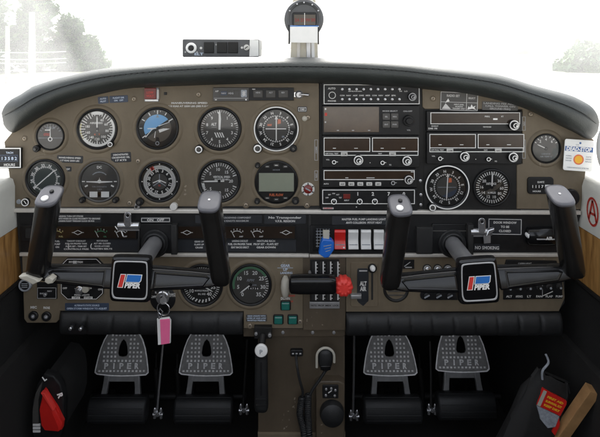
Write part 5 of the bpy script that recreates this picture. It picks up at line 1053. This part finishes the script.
# ------------------------------------------------------------------ cabin shell round the panel
XL, XR = ex-277*S, ex+290*S
ZT, ZC, ZW, ZF = (218.5-176)*S, (218.5-228)*S, (218.5-284)*S, -.62
def wall(side, label):
    x = XL if side < 0 else XR; o = Vector((x, -.3, 0)); t = thing('cabin_side_wall', label, 'side wall', 0, 0, loc=o)
    def slab(name, z0, z1, inn, mat, y0=-1.6, y1=.32, top=0.):
        m = MB(1.); a, b = (x-.04-o.x, x+inn-o.x) if side < 0 else (x-inn-o.x, x+.04-o.x)
        pts = [(a, z0), (b, z0), (b, z1), (a, z1)]
        m.prism(pts, -y1, -y0, mat, .004); return m.build(name, t)
    slab('wood_panel', ZW, ZC-.001, .0, 'wood_veneer', y1=.8); slab('lower_panel', ZF, ZW-.001, .004, 'sidewall_black', y1=.88)
    m = MB(1.); pr = [(0, ZC), (0, ZT-.02), (-.004*1, ZT-.006), (-.016, ZT), (-.04, ZT), (-.04, ZC)]
    if side > 0: pr = [(-a, b) for a, b in pr]
    m.prism(pr, -.8, 1.3, 'cream_vinyl', .003); m.build('padded_top', t, smooth=1.)
    m = MB(1.); m.tube([(.004*-side, ZW+.001, -.31), (.004*-side, ZW+.001, 1.3)], .0045, 'black_metal', 8); m.build('piping', t)
    return t
wall(-1, 'left cabin side wall with cream padding over wood veneer')
wr = wall(1, 'right cabin side wall with cream padding, red circled letter and wood veneer')
# red circled letter on the right padding
m = MB(1.); oy, oz = -.036+.3, (218.5-204)*S*1.0-.004
def onwall(y, z): return (-.0008, z, -y)
def bar(p, q, w):
    p, q = Vector(p), Vector(q); d = (q-p).normalized(); n = Vector((-d.y, d.x))*w/2
    m.add([onwall(oy+c.x, oz+c.y) for c in (p-n, q-n, q+n, p+n)], [[0, 1, 2, 3]], 'mark_red')
K = 28
for i in range(K):
    a, b = 2*math.pi*i/K, 2*math.pi*(i+1)/K; bar((.017*math.cos(a), .026*math.sin(a)), (.017*math.cos(b), .026*math.sin(b)), .0045)
for p, q in (((-.012, -.017), (0, .022)), ((0, .022), (.012, -.017)), ((-.009, -.004), (.009, -.004))): bar(p, q, .005)
m.build('emblem', wr)
t = thing('cabin_floor', 'dark carpeted cabin floor under the rudder pedals', 'floor', 0, 0, loc=Vector((0, -.5, ZF))); t['kind'] = 'structure'
m = MB(1.); m.box(XL-.04, XR+.04, -.03, 0, -1.1, 1.4, 'carpet', .002); m.build('carpet', t)
fw = MB(1.); fw.box(XL-.04, XR+.04, ZF, .20, -.02, .0, 'sidewall_black', .002)
fw.box(-.26, .24, -.45, -.10, 0, .05, 'sidewall_black', .02)
o = fw.build('firewall', None, Vector((0, .57, 0))); tag(o, 'black firewall closing the footwell behind the pedals', 'firewall')
ln = MB(1.); ln.grid(lambda i, j: ((i-.5)*1.19, .17-.12*abs(2*i-1)**2.5, -(.03+.53*j)), 30, 4, 'sidewall_black')  # added behind the panel to stop sun leaking into the footwell
o = ln.build('footwell_sun_block', None, Vector((0, 0, 0))); tag(o, 'unseen black liner over the footwell, added to block leaking sun', 'liner')
for sx, l in ((-1, 'dark sloping kick panel beside the red fuel selector lever'), (1, 'dark sloping kick panel behind the wooden stick and printed pouch')):
    m = MB(1.); x0 = XL if sx < 0 else XR
    m.add([(0, -.26+ZF*0, -.45), (0, ZF, -.45), (-sx*.012, ZF, -.45), (-sx*.004, -.26, -.45), (0, -.26, .10), (0, ZF, .10), (-sx*.03, ZF, .10), (-sx*.016, -.26, .10)], [[0, 1, 2, 3], [7, 6, 5, 4], [3, 2, 6, 7], [0, 3, 7, 4], [1, 5, 6, 2], [0, 4, 5, 1]], 'carpet')
    o = m.build('kick_panel', None, Vector((x0+(.005 if sx < 0 else -.005), 0, 0))); tag(o, l, 'kick panel')
if ROOF:  # unseen roof, put in to shade the panel, cut short for rear light
    rf = MB(1.)
    rf.grid(lambda i, j: ((i-.5)*1.1, ROOFZ-.10*(2*abs(i-.5))**2.5, -(-.30-(ROOFEND-.3)*j)), 24, 10, 'cream_vinyl')
    rf.grid(lambda i, j: ((i-.5)*1.12, ROOFZ+.02-.10*(2*abs(i-.5))**2.5, -(-.29-(ROOFEND-.28)*j)), 24, 10, 'white_paint')
    o = rf.build('cabin_shade_roof', None, Vector((0, 0, 0))); tag(o, 'unseen pale roof over the cabin, added to shade the panel', 'roof')
bk = MB(1.); bk.box(XL-.04, XR+.04, ZF, -.12, -.02, .02, 'black_matte', .01)  # unseen, put in to keep the footwell dark; low top admits rear light
o = bk.build('shade_bulkhead', None, Vector((0, -1.9, 0))); tag(o, 'unseen dark rear bulkhead, added to shade the footwell', 'bulkhead')

# ------------------------------------------------------------------ windscreen, two panes standing on the back edge of the glareshield deck
wo = Vector((0, .2, .4)); t = thing('windscreen', 'curved acrylic windscreen in two panes above the glareshield', 'windscreen', 0, 0, loc=wo)
def wsp(i, j):
    f = i*(len(rings)-1); k_ = min(int(f), len(rings)-2); p = rings[k_][-3].lerp(rings[k_+1][-3], f-k_); e = 2*i-1; wd = 1-abs(e)**2.2
    p = p.copy(); p.y += .07; p.x *= 1+.22*max(0, abs(e)-.8)/.2; j = j*1.15-.15
    top = Vector((p.x*1.08, -.22, .70-.05*e*e)); q = p.lerp(top, j); q.y += .10*wd*math.sin(math.pi*max(0, j)); q.z += .05*math.sin(math.pi*max(0, j)); return loc(q, wo)
for lo, hi in ((0, .4975), (.5025, 1)):
    m = MB(1.); m.grid(lambda i, j: wsp(lo+(hi-lo)*i, j), 30, 14, 'windscreen_acrylic'); m.build('pane', t, smooth=3)

# ------------------------------------------------------------------ outside
GZ = -1.55
gm = MB(1.); gm.rect(-900, 900, -900, 900, 0, 'concrete')
g = gm.build('ground', None, Vector((0, 0, GZ))); g.rotation_euler = (R(-90), 0, 0); tag(g, kind='structure')
for pts, nm in (([(-60, 27), (-14, 26), (-13.4, 30), (-16, 34), (-14.6, 40), (-19, 60), (-30, 140), (-60, 140)], 'grass_field'), ([(13, 16), (60, 16), (60, 140), (24, 140)], 'grass_field')):
    m = MB(1.); m.flat([(a, b_) for a, b_ in pts], 0, 'grass'); o = m.build(nm, None, Vector((0, 0, GZ+.004))); o.rotation_euler = (R(-90), 0, 0); tag(o, kind='structure')
hm = MB(1.); HP = [(20, 0), (34, 2.6), (52, 4.6), (80, 6.4), (120, 8.8), (170, 8.4), (230, 0)]
hc = cubic([(a, b_, 0) for a, b_ in HP], 6); rows = [(150, 0.), (158, .75), (170, 1.), (190, .8), (215, 0.)]
hm.grid(lambda i, j: (hc[int(round(i*36))].x, (hc[int(round(i*36))].y+.5*math.sin(i*61))*rows[int(round(j*4))][1], -rows[int(round(j*4))][0]), 36, 4, 'leaf_light')
o = hm.build('hills', None, Vector((0, 0, GZ-.2)), smooth=2); tag(o, kind='structure')
cw = MB(1.)
cw.loft([[(hw*math.cos(a), zc+hz*math.sin(a), -y) for a in [2*math.pi*i/40 for i in range(40)]] for y, hw, hz, zc in ((.62, .58, .46, -.30), (.9, .54, .45, -.30), (1.4, .48, .43, -.30), (1.8, .40, .38, -.32), (1.98, .28, .3, -.34), (2.02, .2, .2, -.34))], 'white_paint')
o = cw.build('engine_cowling', None, Vector((0, 0, 0)), smooth=1.); tag(o, 'white engine cowling ahead of the windscreen', 'cowling')
def tree(x, y, h, wdt, label, seed, mat):
    rnd = random.Random(seed); t = thing('broadleaf_tree', label, 'tree', 0, 0, loc=Vector((x, y, GZ)), group='trees beyond the apron')
    m = MB(1.); m.tube([(0, 0, 0), (.1, h*.25, 0), (.05, h*.55, .1), (-.1, h*.85, 0)], [.28, .22, .13, .04], 'bark', 8)
    for k in range(6): a = rnd.random()*6.28; m.tube([(0, h*(.25+.08*k), 0), (math.cos(a)*wdt*.5, h*(.4+.08*k), math.sin(a)*wdt*.5)], [.1, .02], 'bark', 6)
    m.build('trunk', t); m = MB(1.)
    for c in range(90):
        a = rnd.random()*6.28; f = rnd.random(); rr = wdt*(.95-.55*f)*math.sqrt(rnd.random()); cx, cz, cy = rr*math.cos(a), rr*math.sin(a), h*(.06+.92*f); mt = mat if rnd.random() < .6 else ('leaf_light' if mat == 'leaf_dark' else 'leaf_dark'); cr = wdt*(.16+.16*rnd.random())
        for l in range(80):
            p = Vector((rnd.gauss(0, 1), rnd.gauss(0, .8), rnd.gauss(0, 1))); p = p.normalized()*cr*rnd.random()**.4; p += Vector((cx, cy, cz))
            d1 = Vector((rnd.gauss(0, 1), rnd.gauss(0, 1), rnd.gauss(0, 1))).normalized(); d2 = d1.orthogonal().normalized(); s_ = (.10+.08*rnd.random()) if l % 3 else .30
            m.add([tuple(p-d1*s_), tuple(p-d2*s_*.5), tuple(p+d1*s_), tuple(p+d2*s_*.5)], [[0, 1, 2, 3]], mt)
    m.build('crown', t)
for x, y, h, w_, l, sd, mt in ((-23.6, 37, 6.6, 3.0, 'pale leafy tree at the far left edge beyond the wires', 1, 'leaf_light'), (-20.8, 40, 6.2, 2.6, 'leafy tree just left of the pale pole', 2, 'leaf_dark'), (-18.9, 42, 4.4, 2.0, 'smaller leafy tree right of the pale pole', 3, 'leaf_dark'), (-17.4, 41, 2.6, 1.9, 'low leafy tree at the right end of the left tree group', 5, 'leaf_light'), (23.5, 39, 2.0, 2.2, 'low tree seen faintly over the right end of the glareshield', 4, 'leaf_light')): tree(x, y, h, w_, l, sd, mt)
def ext(px, py, y): return P(px, py, y)
for px, yy, w_, py1, l in ((32, 23, .14, 12, 'thick pale wooden utility pole standing left of the glareshield'), (7.5, 26, .11, 26, 'thin pale utility pole with a lamp at the far left edge')):
    b0 = ext(px, 0, yy); b0.z = GZ; top = ext(px, py1, yy).z-GZ; t = thing('utility_pole', l, 'pole', 0, 0, loc=b0, group='poles by the apron')
    m = MB(1.); m.tube([(0, 0, 0), (0, top*.5, 0), (0, top, 0)], [w_*1.2, w_*1.05, w_*.9], 'weathered_pole', 14); m.build('shaft', t)
    if w_ < .13:
        m = MB(1.); m.tube([(0, top*.92, 0), (.12, top*1.0, .1), (.32, top*1.04, .2)], .045, 'weathered_pole', 8); m.loft([[(.3+u, top*1.04+dz, .2+w) for u, w in ((-.12, -.16), (.2, -.16), (.2, .16), (-.12, .16))] for dz in (-.06, .06)], 'label_grey'); m.build('lamp', t)
    else:
        m = MB(1.); a, b_ = ext(10, 64, 26)-b0, ext(31, 80, yy)-b0; m.tube([(a.x, a.z, -a.y), (b_.x, b_.z, -b_.y)], .05, 'weathered_pole', 8); m.build('brace', t)
for py, l in ((50, 'upper power line crossing the left trees'), (57, 'middle power line crossing the left trees'), (61, 'lower power line crossing the left trees')):
    a, b_ = ext(-40, py-1, 27), ext(66, py+1.4, 22); o = (a+b_)/2; m = MB(1.); n = 14
    m.tube([((a.lerp(b_, i/n)-o).x, (a.lerp(b_, i/n)-o).z-.12*(1-(2*i/n-1)**2), -(a.lerp(b_, i/n)-o).y) for i in range(n+1)], .022, 'cable', 6); c = m.build('power_line', None, o); tag(c, l, 'cable', 'power lines')

# ------------------------------------------------------------------ light, sky, camera
sc = bpy.context.scene
w = bpy.data.worlds.new('World'); sc.world = w; w.use_nodes = True; nt = w.node_tree; bg = nt.nodes['Background']
sky = nt.nodes.new('ShaderNodeTexSky'); sky.sky_type = 'NISHITA'; sky.sun_disc = False; sky.sun_elevation = R(SUN_EL); sky.sun_rotation = R(SUN_AZ); sky.air_density = .9; sky.dust_density = 5.; sky.ozone_density = 1.
hs = nt.nodes.new('ShaderNodeHueSaturation'); hs.inputs['Saturation'].default_value = .30
nt.links.new(sky.outputs[0], hs.inputs['Color']); nt.links.new(hs.outputs[0], bg.inputs['Color']); bg.inputs['Strength'].default_value = SKY
sl = bpy.data.lights.new('sun', 'SUN'); sl.energy = SUN; sl.angle = R(14); sl.color = (1, .96, .90)
so = bpy.data.objects.new('sun', sl); C.objects.link(so)
d = Vector((math.cos(R(SUN_EL))*math.sin(R(SUN_AZ)), math.cos(R(SUN_EL))*math.cos(R(SUN_AZ)), math.sin(R(SUN_EL))))
so.rotation_euler = d.to_track_quat('Z', 'Y').to_euler()
cam = bpy.data.cameras.new('camera'); co = bpy.data.objects.new('camera', cam); C.objects.link(co); sc.camera = co
co.location = (ex, -D, ez); co.rotation_euler = (R(90), 0, 0)
cam.sensor_width = 36; cam.lens = 36*D/(600*S); cam.shift_x = (300-EX)/600; cam.shift_y = -(218.5-EY)/600
cam.clip_start = .05; cam.clip_end = 3000
sc.view_settings.view_transform = 'Standard'; sc.view_settings.look = 'None'; sc.view_settings.exposure = EXPO; sc.view_settings.gamma = 1
sc.cycles.max_bounces = 8; sc.cycles.transparent_max_bounces = 16; sc.cycles.use_denoising = True
